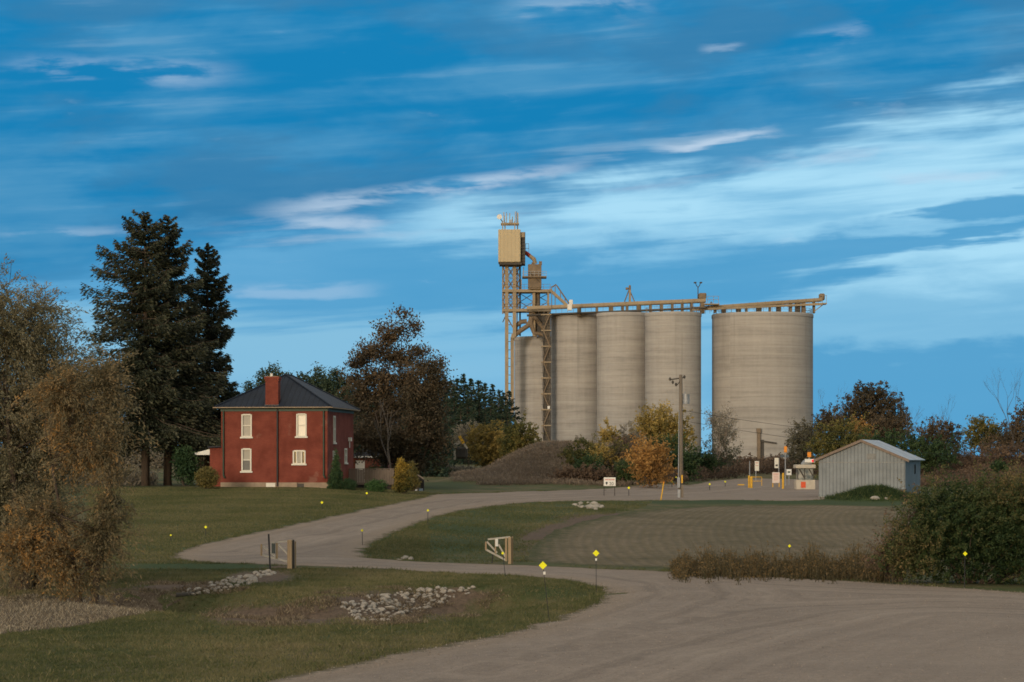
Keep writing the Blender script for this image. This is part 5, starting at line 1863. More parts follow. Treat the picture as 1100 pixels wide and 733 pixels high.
def wire(name, label, a, b_, sag, r=.018):
    a, b_ = Vector(a), Vector(b_)
    pts = [a.lerp(b_, i / 24) - Vector((0, 0, 4 * sag * (i / 24) * (1 - i / 24))) for i in range(25)]
    o = MB().tube(pts, r, 4).build(name, M['black_metal'])
    tag(o, label, 'wire')


bp = Vector((x, y, z))
wire('power_line', 'upper thin power line sagging from the pole past the wide silo', bp + Vector(q_(733, 441, 0)), Vector((XZ(1260, 476, 160)[0], 160 * S, XZ(1260, 476, 160)[1])), 1.2)
wire('power_line', 'lower thin power line sagging from the pole toward the field brush', bp + Vector(q_(733, 452, 0)), Vector((XZ(1260, 492, 160)[0], 160 * S, XZ(1260, 492, 160)[1])), 1.2)


# ------------------------------------------------------------------ delineators
def delineator(u, v, ub, vb, half, label, lean=0, plate=M['sign_yellow']):
    x, y, z = unproject(ub, vb)
    k = FPX / y
    root = thing('road_marker', label, 'road marker', (x, y, z), 0, 'yellow diamond markers on thin posts')
    dx, h = (u - ub) / k, (vb - v) / k
    r = half / k
    MB().tube([(0, 0, -.2), (dx * (h - r * .5) / h, 0, h - r * .5)], max(.009, .3 / k), 6).build('post', M['black_metal'], root)
    pl = MB()
    pl.add([(dx - r, -.03, h), (dx, -.03, h - r), (dx + r, -.03, h), (dx, -.03, h + r), (dx - r, -.022, h), (dx, -.022, h - r), (dx + r, -.022, h), (dx, -.022, h + r)],
           [(0, 1, 2, 3), (7, 6, 5, 4), (0, 4, 5, 1), (1, 5, 6, 2), (2, 6, 7, 3), (3, 7, 4, 0)])
    pl.build('reflector', plate, root)
    if half > 3:
        MB().box2((dx * .8 - .03, -.02, h - r - .14), (dx * .8 + .03, .02, h - r - .06)).build('clamp', M['white_paint'], root)
    return root


delineator(583.2, 607.6, 591, 667.5, 4.4, 'largest leaning yellow diamond marker on the lawn inside the road bend')
delineator(640.3, 594.6, 640.5, 640, 3.6, 'upright yellow diamond marker at the tip of the lawn island')
delineator(540, 594.4, 543.5, 619.5, 1.7, 'small yellow diamond marker in front of the white braced gate')
delineator(389, 570, 389.5, 586, 1.5, 'small pale yellow marker at the driveway corner')
delineator(459.7, 548.5, 459.5, 563, 1.4, 'pale yellow marker on the driveway edge above the green bank')
delineator(345.8, 540, 346, 548.5, 1.6, 'yellow marker in the lawn below the house corner')
delineator(394, 530, 394, 537, 1.4, 'yellow marker in the lawn in front of the square hedge')
delineator(221, 566.4, 221, 576, 1.7, 'bright yellow marker on the open lawn in front of the house')
delineator(183.5, 575, 183.5, 582, 1.1, 'faint yellow marker on the lawn near the big willow')
delineator(675.5, 524.2, 675.5, 533, 1.5, 'pale yellow marker beyond the white speed sign')
delineator(848, 586.7, 848, 612, 1.7, 'bright yellow marker standing among the weeds of the field')
delineator(762.3, 520.3, 762.3, 527, 1.2, 'yellow marker on the gravel just past the utility pole')
delineator(779, 517.6, 779, 523, 1.1, 'yellow marker near the far bend of the gravel lot')
delineator(721.8, 517.5, 721.8, 524, 1.1, 'yellow marker close beside the utility pole foot')
delineator(726.3, 513, 726.3, 522, .9, 'dim yellow marker in the dark brush behind the utility pole')

# marker in front of the big bush
xb, yb, zb = unproject(1036, 632)
mkb = thing('road_marker', 'yellow diamond marker standing against the big dark roadside bush', 'road marker', (xb, yb, zb), 0, 'yellow diamond markers on thin posts')
k_ = FPX / yb
MB().tube([(0, 0, -.2), (.02, 0, 37 / k_)], .016, 6).build('post', M['black_metal'], mkb)
r_ = 2.4 / k_
MB().prism([(.02 - r_, 37 / k_), (.02, 37 / k_ - r_), (.02 + r_, 37 / k_), (.02, 37 / k_ + r_)], -.035, -.025).build('reflector', M['sign_yellow'], mkb)

# ------------------------------------------------------------------ barrier gates
def gate_q(u, v, y):
    x0, z0 = XZ(u, v, y)
    return x0, z0


x, y, z = unproject(547, 606)
Yg = y / S
g1 = thing('barrier_gate', 'white braced swing barrier gate on timber posts by the field', 'gate', (x, y, z), 0, 'timber swing gates')
G = lambda u, v, dy=0: (XZ(u, v, Yg)[0] - x, dy, XZ(u, v, Yg)[1] - z)
MB().box2(G(545.8, 612, -.09), G(549.3, 577, .09)).build('post', M['post_wood'], g1, bevel=.02)
MB().box2(G(549.5, 612, .12), G(551.2, 576.6, .28)).build('post', M['post_wood'], g1, bevel=.02)
MB().box2(G(542.6, 602.5, -.05), G(544.6, 577.5, .05)).build('hinge_stile', M['post_wood'], g1)
MB().box2(G(521, 591, -.05), G(522.8, 582, .05)).build('end_stile', M['post_wood'], g1)
ar = MB().bar(G(524, 579.6), G(548, 577), .07).bar(G(522, 590.5), G(544.5, 602.5), .08).bar(G(523, 582), G(534, 594), .07).bar(G(535.5, 585), G(544, 600), .07)
ar.build('arm', M['gate_arm'], g1)
MB().box2(G(531.5, 595.5, -.04), G(533, 579.2, .04)).build('middle_stile', M['post_wood'], g1)
MB().box2(G(532, 587, -.07), G(535, 579, -.045)).build('sign_plate', M['white_paint'], g1)
MB().bar(G(530, 590, .1), G(528.5, 605, .1), .05).build('stake', M['black_metal'], g1)

x, y, z = unproject(312, 611.5)
Yg = y / S
g2 = thing('barrier_gate', 'swing barrier gate with dark plate above the ditch rocks', 'gate', (x, y, z), 0, 'timber swing gates')
MB().box2(G(308.8, 617, -.1), G(313.8, 580, .12)).build('post', M['post_wood'], g2, bevel=.02)
MB().box2(G(315.8, 613, .2), G(317.4, 581.5, .35)).build('post', M['post_wood'], g2, bevel=.02)
MB().tube([G(314.9, 612, .1), G(314.9, 580, .1)], .04, 8).build('latch_pipe', M['dark_steel'], g2)
MB().bar(G(291, 583.4), G(309, 581.3), .05).bar(G(280.5, 596), G(309, 603.5), .07).bar(G(282.5, 587), G(298, 599.5), .07).bar(G(299, 585), G(309, 595.5), .06).build('arm', M['gate_arm'], g2)
MB().box2(G(280, 597, -.05), G(281.8, 584.5, .05)).build('end_stile', M['post_wood'], g2)
MB().box2(G(296.4, 600, -.05), G(298.4, 583.5, .05)).build('middle_stile', M['post_wood'], g2)
MB().box2(G(292, 594.5, -.06), G(295.8, 583.8, -.03)).build('sign_plate', paint('dark_green_plate', (.06, .075, .07), .5), g2)
x, y, z = unproject(290.5, 613)
o = MB().tube([(0, 0, -.2), (-.07, 0, 1.42)], [.035, .035], 8).build('fence_stake', M['black_metal'])
o.location = (x, y, z)
tag(o, 'dark steel stake standing in front of the gate arm', 'stake')

# small round post by the shed corner
x, y, z = unproject(987, 536)
o = MB().tube([(0, 0, -.3), (.03, 0, 1.0)], [.07, .06], 8).build('fence_stake', M['dark_wood'])
o.location = (x, y, z)
tag(o, 'short dark wooden stake beside the shaded shed wall', 'stake')

# ------------------------------------------------------------------ trees
def E_(items, u0, v0, y):
    """Ellipsoids given in photo pixels (u, v, ru, rv[, depth offset m, depth radius m]) -> local metres about the tree base."""
    k = 1800.0 / y
    out = []
    for it in items:
        u, v, ru, rv = it[:4]
        dy = it[4] if len(it) > 4 else 0.0
        ry = it[5] if len(it) > 5 else ru / k
        out.append(((u - u0) / k, dy, (v0 - v) / k, ru / k, ry, rv / k))
    return out


# --- big foreground willow, and the yellowing one beside it
wx, wy, wz = at(28, 57)
tree('willow_tree', 'large olive grey willow at the edge of the lawn', 'tree', (wx, wy, wz),
     E_([(15, 365, 52, 60), (-45, 350, 70, 70), (45, 420, 42, 50), (-20, 450, 75, 70), (30, 500, 55, 60), (70, 455, 36, 42), (-30, 550, 70, 60), (25, 570, 48, 50), (62, 395, 26, 36), (42, 345, 28, 36), (80, 420, 28, 34), (90, 470, 30, 40), (60, 440, 40, 40)], 28, 634, 57),
     5.5, .26, F['willow'], M['bark_brown'], 5200, 34, .19, (.13, .034), limbs=34, shell=.75, gap=.16, droop=.25, dirmix=.6, spray=.95, hang=.35, rough=.3,
     trunks=[(-.3, 0, -1.5, .3, .9), (.3, .2, 1.2, -.4, .75), (0, -.3, -.4, -.8, .8)])
wx, wy, wz = at(92, 53)
tree('willow_tree', 'smaller yellowing willow with orange tinged hanging leaves', 'tree', (wx, wy, wz),
     E_([(120, 385, 16, 18), (134, 425, 13, 30), (108, 400, 24, 28), (85, 415, 30, 34), (62, 400, 28, 34), (122, 465, 20, 34), (92, 460, 30, 30), (124, 520, 15, 44), (108, 560, 24, 40), (50, 540, 30, 40), (70, 585, 30, 30), (20, 570, 34, 40), (96, 612, 16, 18)], 92, 637, 53),
     4.2, .14, F['willow_gold'], M['bark_brown'], 2700, 30, .18, (.13, .034), limbs=26, shell=.85, gap=.5, droop=.2, dirmix=.6, spray=.8, hang=.3, rough=.36,
     trunks=[(-.2, 0, -.9, .2, .8), (.2, 0, .7, .2, .85)])

# --- spruces
rng = np.random.RandomState(5)
SPY = 130.
k_ = 1800 / SPY
for (u, vb, vt, wf, lab, lf, bs, nw, pb) in (
        (156, 527, 229, lambda t: 4.2 * (1 - t) ** .62 * min(1, (t + .3) / .4) + .15, 'tallest dark spruce with long ragged branches and bare lower trunk', 1.62, 4.2, 92, 270),
        (180, 526, 231, lambda t: 4.3 * (1 - t) ** .66 * min(1, (t + .3) / .4) + .15, 'tall dark spruce standing in the middle of the spruce clump', 1.0, 4.0, 92, 300),
        (223, 526, 264, lambda t: 2.9 * (1 - t) ** .55 * min(1, (t + .3) / .4) + .2, 'slimmer dark spruce next to the brick house', 1.0, 3.2, 90, 250)):
    x, y, z = at(u, SPY + (2 if u == 180 else 6 if u == 223 else 0))
    h = (vb - vt) / k_ * (1 + (2 if u == 180 else 6 if u == 223 else 0) / SPY) - .35
    root = thing('spruce_tree', lab, 'tree', (x, y, z), 0, 'dark spruces beside the house')
    mb, V, r_ = spruce_mesh(h, bs, wf, nw, pb, (.33, .105), rng, lf, droop=.34, ragged=.24)
    mb.build('trunk', M['bark_brown'], root, smooth=True)
    quads_object('crown', V, F['spruce'], root, r_)
# low dark conifer behind
x, y, z = at(200, 128)
shrub('juniper_bush', 'dark green upright bush in the shade beneath the spruces', 'bush', (x, y, z), E_([(200, 508, 14, 20), (196, 498, 9, 14)], 200, 527, 128), F['cedar_green'], M['bark_brown'], 380, 16, .16, (.22, .09))
x, y, z = at(140, 150)
shrub('hedge_bush', 'grey brown bush behind the bare spruce trunks', 'bush', (x, y, z), E_([(140, 500, 24, 26), (175, 505, 20, 20), (100, 498, 40, 30)], 140, 528, 150), F['grey_brown'], M['bark_brown'], 420, 14, .3, (.3, .12))

# --- shrubs round the house
x, y, z = at(223, 123)
shrub('round_shrub', 'olive round clipped shrub in front of the porch', 'bush', (x, y, z), E_([(222.5, 511, 12.5, 11.5)], 223, 523.5, 123), F['round_olive'], M['bark_brown'], 520, 12, .08, (.11, .06), shell=.3, gap=.1, rough=.05)
x, y, z = at(361, 125.)
cone = [(361, 521 - i * 4.2, 9.3 * (1 - i / 9.6) + .6, 5.5) for i in range(10)]
shrub('cedar_shrub', 'dark green cone shaped cedar at the house corner', 'bush', (x, y, z), E_(cone, 361, 523, 125), F['cedar_green'], M['bark_brown'], 620, 14, .07, (.13, .05), shell=.4, gap=.05, rough=.05)
x, y, z = at(375, 125.)
shrub('round_shrub', 'small low green round shrub beside the cone cedar', 'bush', (x, y, z), E_([(375, 517, 8.5, 6.5)], 375, 523, 125), F['cedar_green'], M['bark_brown'], 260, 12, .07, (.10, .05), shell=.3, gap=.05, rough=.05)
x, y, z = at(404.5, 124.)
shrub('box_hedge', 'squarish bright green clipped hedge before the deck', 'bush', (x, y, z), E_([(399, 519.5, 6.5, 6.5), (410, 519.5, 6.5, 6.5), (404.5, 519, 8, 7)], 404.5, 526, 124), foliage('bright_hedge_leaves', [(.02, .045, .016), (.04, .085, .026), (.07, .13, .04)], .2), M['bark_brown'], 330, 12, .07, (.10, .05), shell=.3, gap=.05, rough=.04)
x, y, z = at(431.5, 124.)
cone = [(432 + (1.5 if i % 2 else -1), 519 - i * 4.4, 9.0 * (1 - (i / 7.4) ** 2) + 1.4, 6) for i in range(7)]
tn = lambda P: .35 * np.clip((P[:, 2] - .8) / 1.3, -.6, 1)
shrub('cedar_shrub', 'golden yellow cedar beside the deck steps', 'bush', (x, y, z), E_(cone, 431.5, 526, 124), foliage('gold_green_cedar', [(.02, .035, .012), (.05, .055, .015), (.13, .095, .02), (.27, .18, .03)], .2), M['bark_brown'], 560, 14, .08, (.14, .06), shell=.4, gap=.1, tone=tn, rough=.08)
x, y, z = at(443, 130.)
cone = [(443, 515 - i * 4.2, 7.0 * (1 - (i / 6.4) ** 2) + 1, 5) for i in range(6)]
shrub('cedar_shrub', 'duller olive cedar standing behind the golden one', 'bush', (x, y, z), E_(cone, 443, 522, 130), F['round_olive'], M['bark_brown'], 360, 14, .08, (.14, .06), shell=.4, gap=.1, rough=.08)
x, y, z = at(400, 142.)
shrub('hedge_bush', 'green bush against the outbuilding behind the deck', 'bush', (x, y, z), E_([(401, 503, 9, 9)], 400, 515, 142), F['cedar_green'], M['bark_brown'], 240, 12, .12, (.16, .08))

# --- pines behind the house
pine_specs = [(292, 389, 200, 'tallest pine behind the chimney with two tufted tops', 24), (268, 408, 205, 'lower pine behind the slope of the roof near the spruce', 22), (325, 398, 200, 'bushy pine behind the roof ridge', 20), (342, 392, 205, 'thin topped pine behind the far roof corner', 20),
              (360, 394, 198, 'pine with a forked top between roof and russet tree', 20), (310, 400, 210, 'pine peeking above the middle of the roof', 18), (250, 420, 200, 'small pine seen between spruce and roof', 18), (380, 402, 206, 'pine filling the gap behind the russet tree', 22)]
for i, (u, vt, y_, lab, wd) in enumerate(pine_specs):
    x, y, z = at(u, y_)
    k_ = 1800 / y_
    vb = V0 - (z - CAMZ) * k_
    hgt = vb - vt
    el = [(u, vt + 8, 5, 8), (u - wd * .35, vt + 20, wd * .35, 10), (u + wd * .3, vt + 18, wd * .35, 10), (u, vt + 34, wd * .7, 16), (u - 6, vt + 55, wd * .8, 18), (u + 6, vt + 78, wd * .8, 20)]
    tree('pine_tree', lab, 'tree', (x, y, z), E_(el, u, vb, y_), hgt / k_ * .8, .22, F['pine'], M['bark_brown'], 620, 15, .36, (.42, .14), group='pines behind the house', limbs=10, shell=.6, gap=.25, tw=.04)

# --- russet oak-like trees beside the house
x, y, z = at(425, 146)
vb = V0 - (z - CAMZ) * 1800 / 146
tree('russet_tree', 'tall russet brown tree with an open ragged crown', 'tree', (x, y, z),
     E_([(432, 345, 14, 17), (418, 362, 22, 18), (400, 380, 26, 16), (384, 392, 16, 12), (430, 385, 26, 22), (446, 352, 8, 16), (405, 410, 36, 18), (440, 415, 26, 24), (388, 425, 24, 22), (420, 440, 34, 22), (398, 455, 26, 22), (470, 390, 10, 12), (455, 378, 12, 10)], 425, vb, 146),
     8, .27, F['russet'], M['bark_grey'], 1700, 15, .30, (.27, .13), limbs=44, shell=.65, gap=.5, trunks=[(0, 0, .4, 0, 1.0), (-.9, .5, -1.2, .5, .8)], rough=.28)
x, y, z = at(452, 143)
vb = V0 - (z - CAMZ) * 1800 / 143
tree('russet_tree', 'darker russet tree with pale bare limbs leaning over the garden', 'tree', (x, y, z),
     E_([(458, 398, 20, 14), (470, 412, 15, 16), (450, 425, 24, 20), (466, 440, 20, 24), (450, 465, 26, 26), (470, 475, 18, 24), (435, 480, 26, 24), (410, 478, 26, 24), (385, 470, 20, 24), (440, 500, 26, 14)], 452, vb, 143),
     6.5, .2, F['rust_dark'], M['bark_brown'], 1700, 15, .28, (.25, .12), limbs=14, shell=.6, gap=.36, trunks=[(-2.0, 0, 2.2, 0, .85), (-.6, .3, 2.0, -.8, .7), (-2.6, .6, -1.4, .5, .8)], rough=.22)
for i, (u, vt, y_, lab) in enumerate([(392, 418, 185, 'dark conifer deep behind the russet tree'), (415, 408, 190, 'dark conifer behind the trunks of the russet tree'), (440, 402, 188, 'dark conifer between russet tree and darker russet tree'),
                                      (463, 412, 186, 'dark conifer behind the darker russet tree')]):
    x, y, z = at(u, y_)
    vb = V0 - (z - CAMZ) * 1800 / y_
    tree('pine_tree', lab, 'tree', (x, y, z), E_([(u, vt + 16, 10, 16), (u, vt + 40, 20, 22), (u, vt + 68, 24, 22), (u, vt + 88, 24, 16)], u, vb, y_), (vb - vt) * y_ / 1800 * .8, .2, F['fir_far'], M['bark_brown'], 620, 15, .36, (.42, .16), group='dark conifers behind the russet trees', limbs=6, shell=.6, gap=.15, tw=.04)
# bare tree trunk in front of deck
x, y, z = at(421, 133)
bare_tree('bare_tree', 'slim grey trunk rising beside the end of the deck fence', 'tree', (x, y, z), 9, .12, M['bark_grey'], seed=3, lean=.02, spread=.35, depth=3)

# --- far forest of conifers
protos = []
for q in range(3):
    mb, V, r_ = spruce_mesh(14, 1.0, lambda t: 2.6 * (1 - t) ** .75 + .2, 56, 52, (.5, .18), rng, 1.0, .35, .35)
    root = thing('fir_tree', 'dark conifer in the dense far forest behind the golden bush', 'tree', (0, 0, 0), 0, 'dark conifers of the far forest')
    mb.build('trunk', M['bark_brown'], root)
    quads_object('crown', V, F['fir_far'], root, r_)
    protos.append(root)
FL = 'dark conifer in the dense far forest behind the golden bush'
fir_spots = [(478, 405, 300), (484, 409, 306), (491, 407, 298), (498, 402, 305), (506, 407, 300), (514, 409, 308), (521, 412, 300), (529, 413, 306), (536, 419, 300), (541, 422, 308), (547, 420, 312), (470, 404, 310), (488, 417, 285), (502, 420, 285), (515, 424, 288), (527, 428, 286), (539, 430, 288),
             (495, 432, 270), (509, 436, 270), (521, 440, 272), (533, 442, 270), (480, 425, 280), (462, 405, 312), (455, 412, 305), (545, 436, 285)]
for i, (u, vt, y_) in enumerate(fir_spots):
    o = protos[i] if i < 3 else copy_tree(protos[i % 3])
    x, y, z = at(u, y_)
    z -= .3
    h = XZ(u, vt, y_)[1] - z
    o.location = (x, y, z)
    s_ = h / 14
    o.scale = (s_ * random.uniform(.85, 1.15), s_ * random.uniform(.85, 1.15), s_)
    o.rotation_euler = (0, 0, random.uniform(0, 6.28))


def px_tree(name, label, ub, vb, y_, el, mat, bark, nc=260, per=14, spread=.4, leaf=(.4, .2), r=.15, group=None, base_on_ground=True, **kw):
    x, y, z = at(ub, y_)
    vb2 = V0 - (z - CAMZ) * 1800 / y_
    top = min(e[1] - e[3] for e in el)
    el = [(e[0], e[1], e[2] * 1.12, e[3] * 1.12) for e in el]
    kw.setdefault('spray', .9)
    kw.setdefault('hang', -.1)
    return tree(name, label, 'tree', (x, y, z), E_(el, ub, vb2, y_), (vb2 - top) * y_ / 1800 * .7, r, mat, bark, nc, per, spread, leaf, group=group, **kw)


def px_shrub(name, label, ub, y_, el, mat, nc=260, per=14, spread=.3, leaf=(.3, .15), group=None, cat='bush', **kw):
    x, y, z = at(ub, y_)
    vb2 = V0 - (z - CAMZ) * 1800 / y_
    kw.setdefault('spray', .6)
    kw.setdefault('hang', -.1)
    return shrub(name, label, cat, (x, y, z), E_(el, ub, vb2, y_), mat, M['bark_brown'], nc, per, spread, leaf, group, **kw)


# --- bushes at the mound
px_shrub('golden_bush', 'big rounded golden green bush on the flank of the mound', 524, 196, [(524, 480, 23, 24), (514, 472, 14, 18), (534, 470, 14, 18), (527, 494, 19, 14)], F['gold'], 900, 16, .22, (.22, .10), shell=.42, gap=.1, rough=.08, spray=.3)
px_shrub('green_bush', 'darker green bush squeezed between golden bush and short silo', 558, 193, [(560, 466, 18, 18), (548, 474, 12, 16), (568, 476, 11, 14), (556, 484, 18, 12)], F['green_gold'], 520, 16, .25, (.26, .12), shell=.45, gap=.2)
px_shrub('olive_bush', 'low olive bush at the end of the mound near the driveway', 505, 205, [(506, 466, 14, 12), (494, 472, 10, 10)], F['grey_brown'], 200, 14, .25, (.25, .1))
for (ub, y_, el, mt, lab, nm) in (
        (632, 168, [(632, 490, 20, 16), (620, 500, 16, 12), (645, 498, 16, 14)], F['green_gold'], 'mixed green and gold bush on the mound crest above the speed sign', 'green_bush'),
        (655, 186, [(652, 468, 9, 14), (656, 478, 13, 14), (648, 486, 14, 12)], F['gold'], 'upright yellow bush standing before the seam of two silos', 'golden_bush'),
        (676, 188, [(674, 472, 13, 13), (684, 478, 12, 12), (672, 486, 16, 12)], F['grey_brown'], 'grey brown bush between the yellow bushes', 'brown_bush'),
        (606, 184, [(605, 488, 14, 10), (622, 482, 8, 10)], F['grey_brown'], 'low brown shrub on top of the mound by a stump', 'brown_bush'),
        (662, 166, [(664, 500, 22, 18), (650, 506, 18, 12), (676, 510, 12, 10)], F['rust_dark'], 'dark rusty thicket bush behind the speed sign', 'brown_bush'),
        (752, 205, [(752, 496, 16, 14), (765, 500, 14, 11), (742, 500, 12, 12)], F['green_dark'], 'dark green low bush behind the utility pole', 'green_bush'),
        (640, 160, [(634, 512, 14, 8), (650, 513, 16, 8)], F['dry_red'], 'reddish brown low thicket at the road side of the mound', 'brown_bush')):
    px_shrub(nm, lab, ub, y_, el, mt, 340, 15, .25, (.27, .12), 'bushes on the mound', shell=.5, gap=.22, rough=.2)
for (ub, y_, el, mt, lab, nm) in (
        (612, 172, [(612, 494, 13, 9), (602, 500, 8, 7)], F['green_gold'], 'small green gold bush on the front slope of the mound', 'green_bush'),
        (634, 163, [(634, 502, 14, 11), (624, 508, 9, 8)], F['green_dark'], 'dark green bush low on the front slope of the mound', 'green_bush'),
        (648, 166, [(648, 494, 13, 13), (656, 502, 10, 10)], F['gold'], 'yellowish bush half way up the mound above the white sign', 'golden_bush'),
        (616, 160, [(616, 511, 12, 7), (604, 514, 9, 6)], F['dry_red'], 'low reddish bush at the foot of the mound', 'brown_bush'),
        (672, 160, [(672, 507, 11, 10), (680, 512, 8, 7)], F['green_dark'], 'dark bush between the speed sign and the orange tree', 'green_bush'),
        (664, 172, [(664, 488, 12, 11), (672, 494, 10, 9)], F['green_gold'], 'olive bush behind the speed sign on the upper slope', 'green_bush'),
        (590, 176, [(590, 487, 8, 6), (596, 490, 7, 5)], F['grey_brown'], 'tiny grey brown bush near the crest of the mound', 'brown_bush')):
    px_shrub(nm, lab, ub, y_, el, mt, 300, 15, .22, (.24, .11), 'bushes on the mound', shell=.5, gap=.2, rough=.2)
px_tree('golden_tree', 'broad golden yellow tree in front of the tall silos by the pole', 712, 530, 196, [(708, 452, 20, 14), (726, 458, 14, 12), (700, 464, 18, 12), (715, 474, 26, 14), (692, 458, 8, 10), (735, 470, 8, 10)], F['gold'], M['bark_grey'], 620, 15, .32, (.32, .15), .12, shell=.5, gap=.22, limbs=16)
px_tree('green_tree', 'dark green tree behind the orange one, below the golden crown', 722, 530, 190, [(722, 490, 22, 16), (708, 484, 18, 14), (735, 500, 14, 18), (725, 508, 18, 14)], F['green_dark'], M['bark_brown'], 420, 15, .3, (.3, .14), .1, shell=.5, gap=.2, limbs=8)
px_tree('orange_tree', 'small round bright orange tree leaning over the gravel edge', 698, 524, 156, [(698, 486, 15, 13), (688, 494, 14, 13), (707, 497, 12, 14), (697, 504, 18, 13), (704, 512, 10, 8)], F['orange'], M['bark_brown'], 460, 15, .22, (.22, .11), .08, shell=.5, gap=.2, limbs=14)
# airy greyish trees at the gap
for ub, y_, h, lab, sd in ((782, 215, 9.2, 'tall airy grey tree with sparse leaves before the widest silo', 4), (770, 210, 7.0, 'lower leafy grey green tree at the gap between silos', 8)):
    x, y, z = at(ub, y_)
    bare_tree('airy_tree', lab, 'tree', (x, y, z), h, .10, M['bark_pale'], None, .05, .38, 5, F['grey_brown'], 1100, (.24, .09), sd)
px_tree('grey_tree', 'fine leaved grey olive tree under the gap between silos', 775, 530, 212, [(775, 470, 14, 16), (768, 485, 14, 14), (786, 484, 13, 14), (778, 496, 18, 10)], foliage('grey_olive_leaves', [(.04, .042, .028), (.08, .08, .05), (.13, .12, .075)], .3), M['bark_grey'], 260, 12, .35, (.28, .12), .08, shell=.7, gap=.45, limbs=14)
px_tree('grey_tree', 'round grey green tree at the foot of the widest silo', 862, 520, 225, [(862, 466, 12, 14), (870, 474, 12, 14), (856, 478, 10, 12), (864, 490, 16, 14)], foliage('dull_sage_leaves', [(.05, .046, .03), (.09, .082, .052), (.13, .115, .07)], .3), M['bark_grey'], 420, 14, .35, (.32, .14), .1, shell=.55, gap=.25, limbs=12)

# --- trees behind the shed
RT = 'autumn trees behind the shed'
px_tree('oak_tree', 'tallest dark brown domed oak behind the shed', 940, 515, 235, [(938, 432, 28, 20), (920, 446, 20, 16), (955, 446, 20, 16), (968, 456, 10, 12), (938, 458, 34, 18), (905, 455, 10, 10), (935, 424, 14, 8)], F['rust_dark'], M['bark_brown'], 1250, 16, .38, (.32, .16), .25, RT, shell=.5, gap=.12, limbs=24, spray=.35, rough=.1)
px_tree('maple_tree', 'reddish purple tree beside the widest silo', 892, 515, 225, [(890, 452, 12, 14), (884, 466, 10, 14), (900, 462, 12, 14)], F['russet'], M['bark_brown'], 330, 14, .36, (.34, .16), .12, RT, shell=.6, gap=.4, limbs=16)
px_tree('maple_tree', 'wide olive gold tree just behind the shed roof', 900, 515, 205, [(898, 474, 20, 20), (885, 482, 15, 20), (912, 470, 18, 20), (922, 480, 14, 18), (900, 490, 26, 18)], F['green_gold'], M['bark_brown'], 640, 15, .34, (.32, .15), .14, RT, shell=.5, gap=.2, limbs=14)
px_tree('maple_tree', 'small orange topped tree above the shed ridge', 924, 515, 210, [(922, 458, 9, 9), (926, 466, 12, 9), (930, 476, 10, 9)], F['orange'], M['bark_brown'], 130, 13, .34, (.3, .14), .1, RT, shell=.6, gap=.35, limbs=10)
px_tree('maple_tree', 'dull brown rounded tree over the shed roof slope', 955, 515, 215, [(952, 458, 16, 10), (962, 466, 18, 14), (945, 468, 14, 12)], F['russet'], M['bark_brown'], 330, 14, .36, (.34, .16), .12, RT, shell=.5, gap=.25, limbs=12)
px_tree('green_tree', 'dark green low tree behind the sunny shed roof', 955, 515, 200, [(948, 476, 18, 10), (968, 480, 20, 14), (990, 486, 22, 16), (1010, 488, 20, 14), (975, 494, 30, 12)], F['green_dark'], M['bark_brown'], 620, 15, .34, (.32, .15), .12, RT, shell=.5, gap=.2, limbs=14)
px_tree('maple_tree', 'russet orange tree between two bare trees over the field', 1008, 515, 230, [(1006, 464, 16, 12), (1018, 468, 14, 12), (996, 470, 10, 12), (1008, 478, 24, 12)], F['russet'], M['bark_brown'], 420, 14, .38, (.36, .17), .12, RT, shell=.55, gap=.3, limbs=16)
px_tree('maple_tree', 'golden brown tree standing alone above the far brush', 1054, 515, 225, [(1054, 458, 12, 10), (1045, 466, 10, 12), (1062, 466, 12, 12), (1056, 476, 18, 12)], F['green_gold'], M['bark_brown'], 330, 14, .36, (.34, .16), .12, RT, shell=.55, gap=.3, limbs=14)
px_tree('maple_tree', 'orange brown tree at the edge of the picture above the brush', 1095, 515, 225, [(1098, 452, 12, 14), (1086, 466, 14, 10), (1105, 470, 20, 14)], F['russet'], M['bark_brown'], 420, 14, .36, (.34, .16), .12, RT, shell=.55, gap=.3, limbs=14)
px_tree('maple_tree', 'low rusty tree in the gap between golden tree and picture edge', 1078, 515, 222, [(1078, 474, 12, 8), (1068, 480, 12, 9), (1088, 482, 14, 9)], F['russet'], M['bark_brown'], 200, 14, .34, (.32, .15), .1, RT, shell=.55, gap=.3, limbs=8)
for (ub, y_, h, sd, lab, ln) in ((982, 208, 11.0, 12, 'bare tree with forked grey limbs rising behind the shed', .08), (1092, 220, 12.0, 21, 'bare dead tree at the picture edge over the brush', -.1),
                                 (898, 232, 11.5, 31, 'thin bare twiggy tree beside the domed oak', .0), (1014, 235, 9.5, 17, 'low bare twiggy tree poking above the russet tree', .05), (909, 234, 12, 35, 'slender bare tree in front of the oak crown', .03)):
    x, y, z = at(ub, y_)
    bare_tree('bare_tree', lab, 'tree', (x, y, z), h, .10, M['bark_grey'], 'bare trees behind the field', ln, .42, 6, None, 0, (.2, .1), sd)
for (ub, y_, el, mt, lab) in ((1070, 205, [(1070, 490, 30, 14), (1045, 495, 26, 12), (1095, 492, 26, 14)], F['dry_red'], 'wide reddish brown thicket on the far bank'), (1072, 195, [(1073, 503, 8, 5)], F['green_dark'], 'little green bush alone in the far brown brush'),
                              (1020, 212, [(1022, 492, 24, 12), (1000, 496, 20, 10)], F['rust_dark'], 'dark brown thicket at the foot of the russet tree')):
    px_shrub('thicket_bush', lab, ub, y_, el, mt, 380 if el[0][2] > 10 else 80, 15, .3, (.3, .13), 'thickets on the far bank', shell=.6, gap=.25, rough=.2)
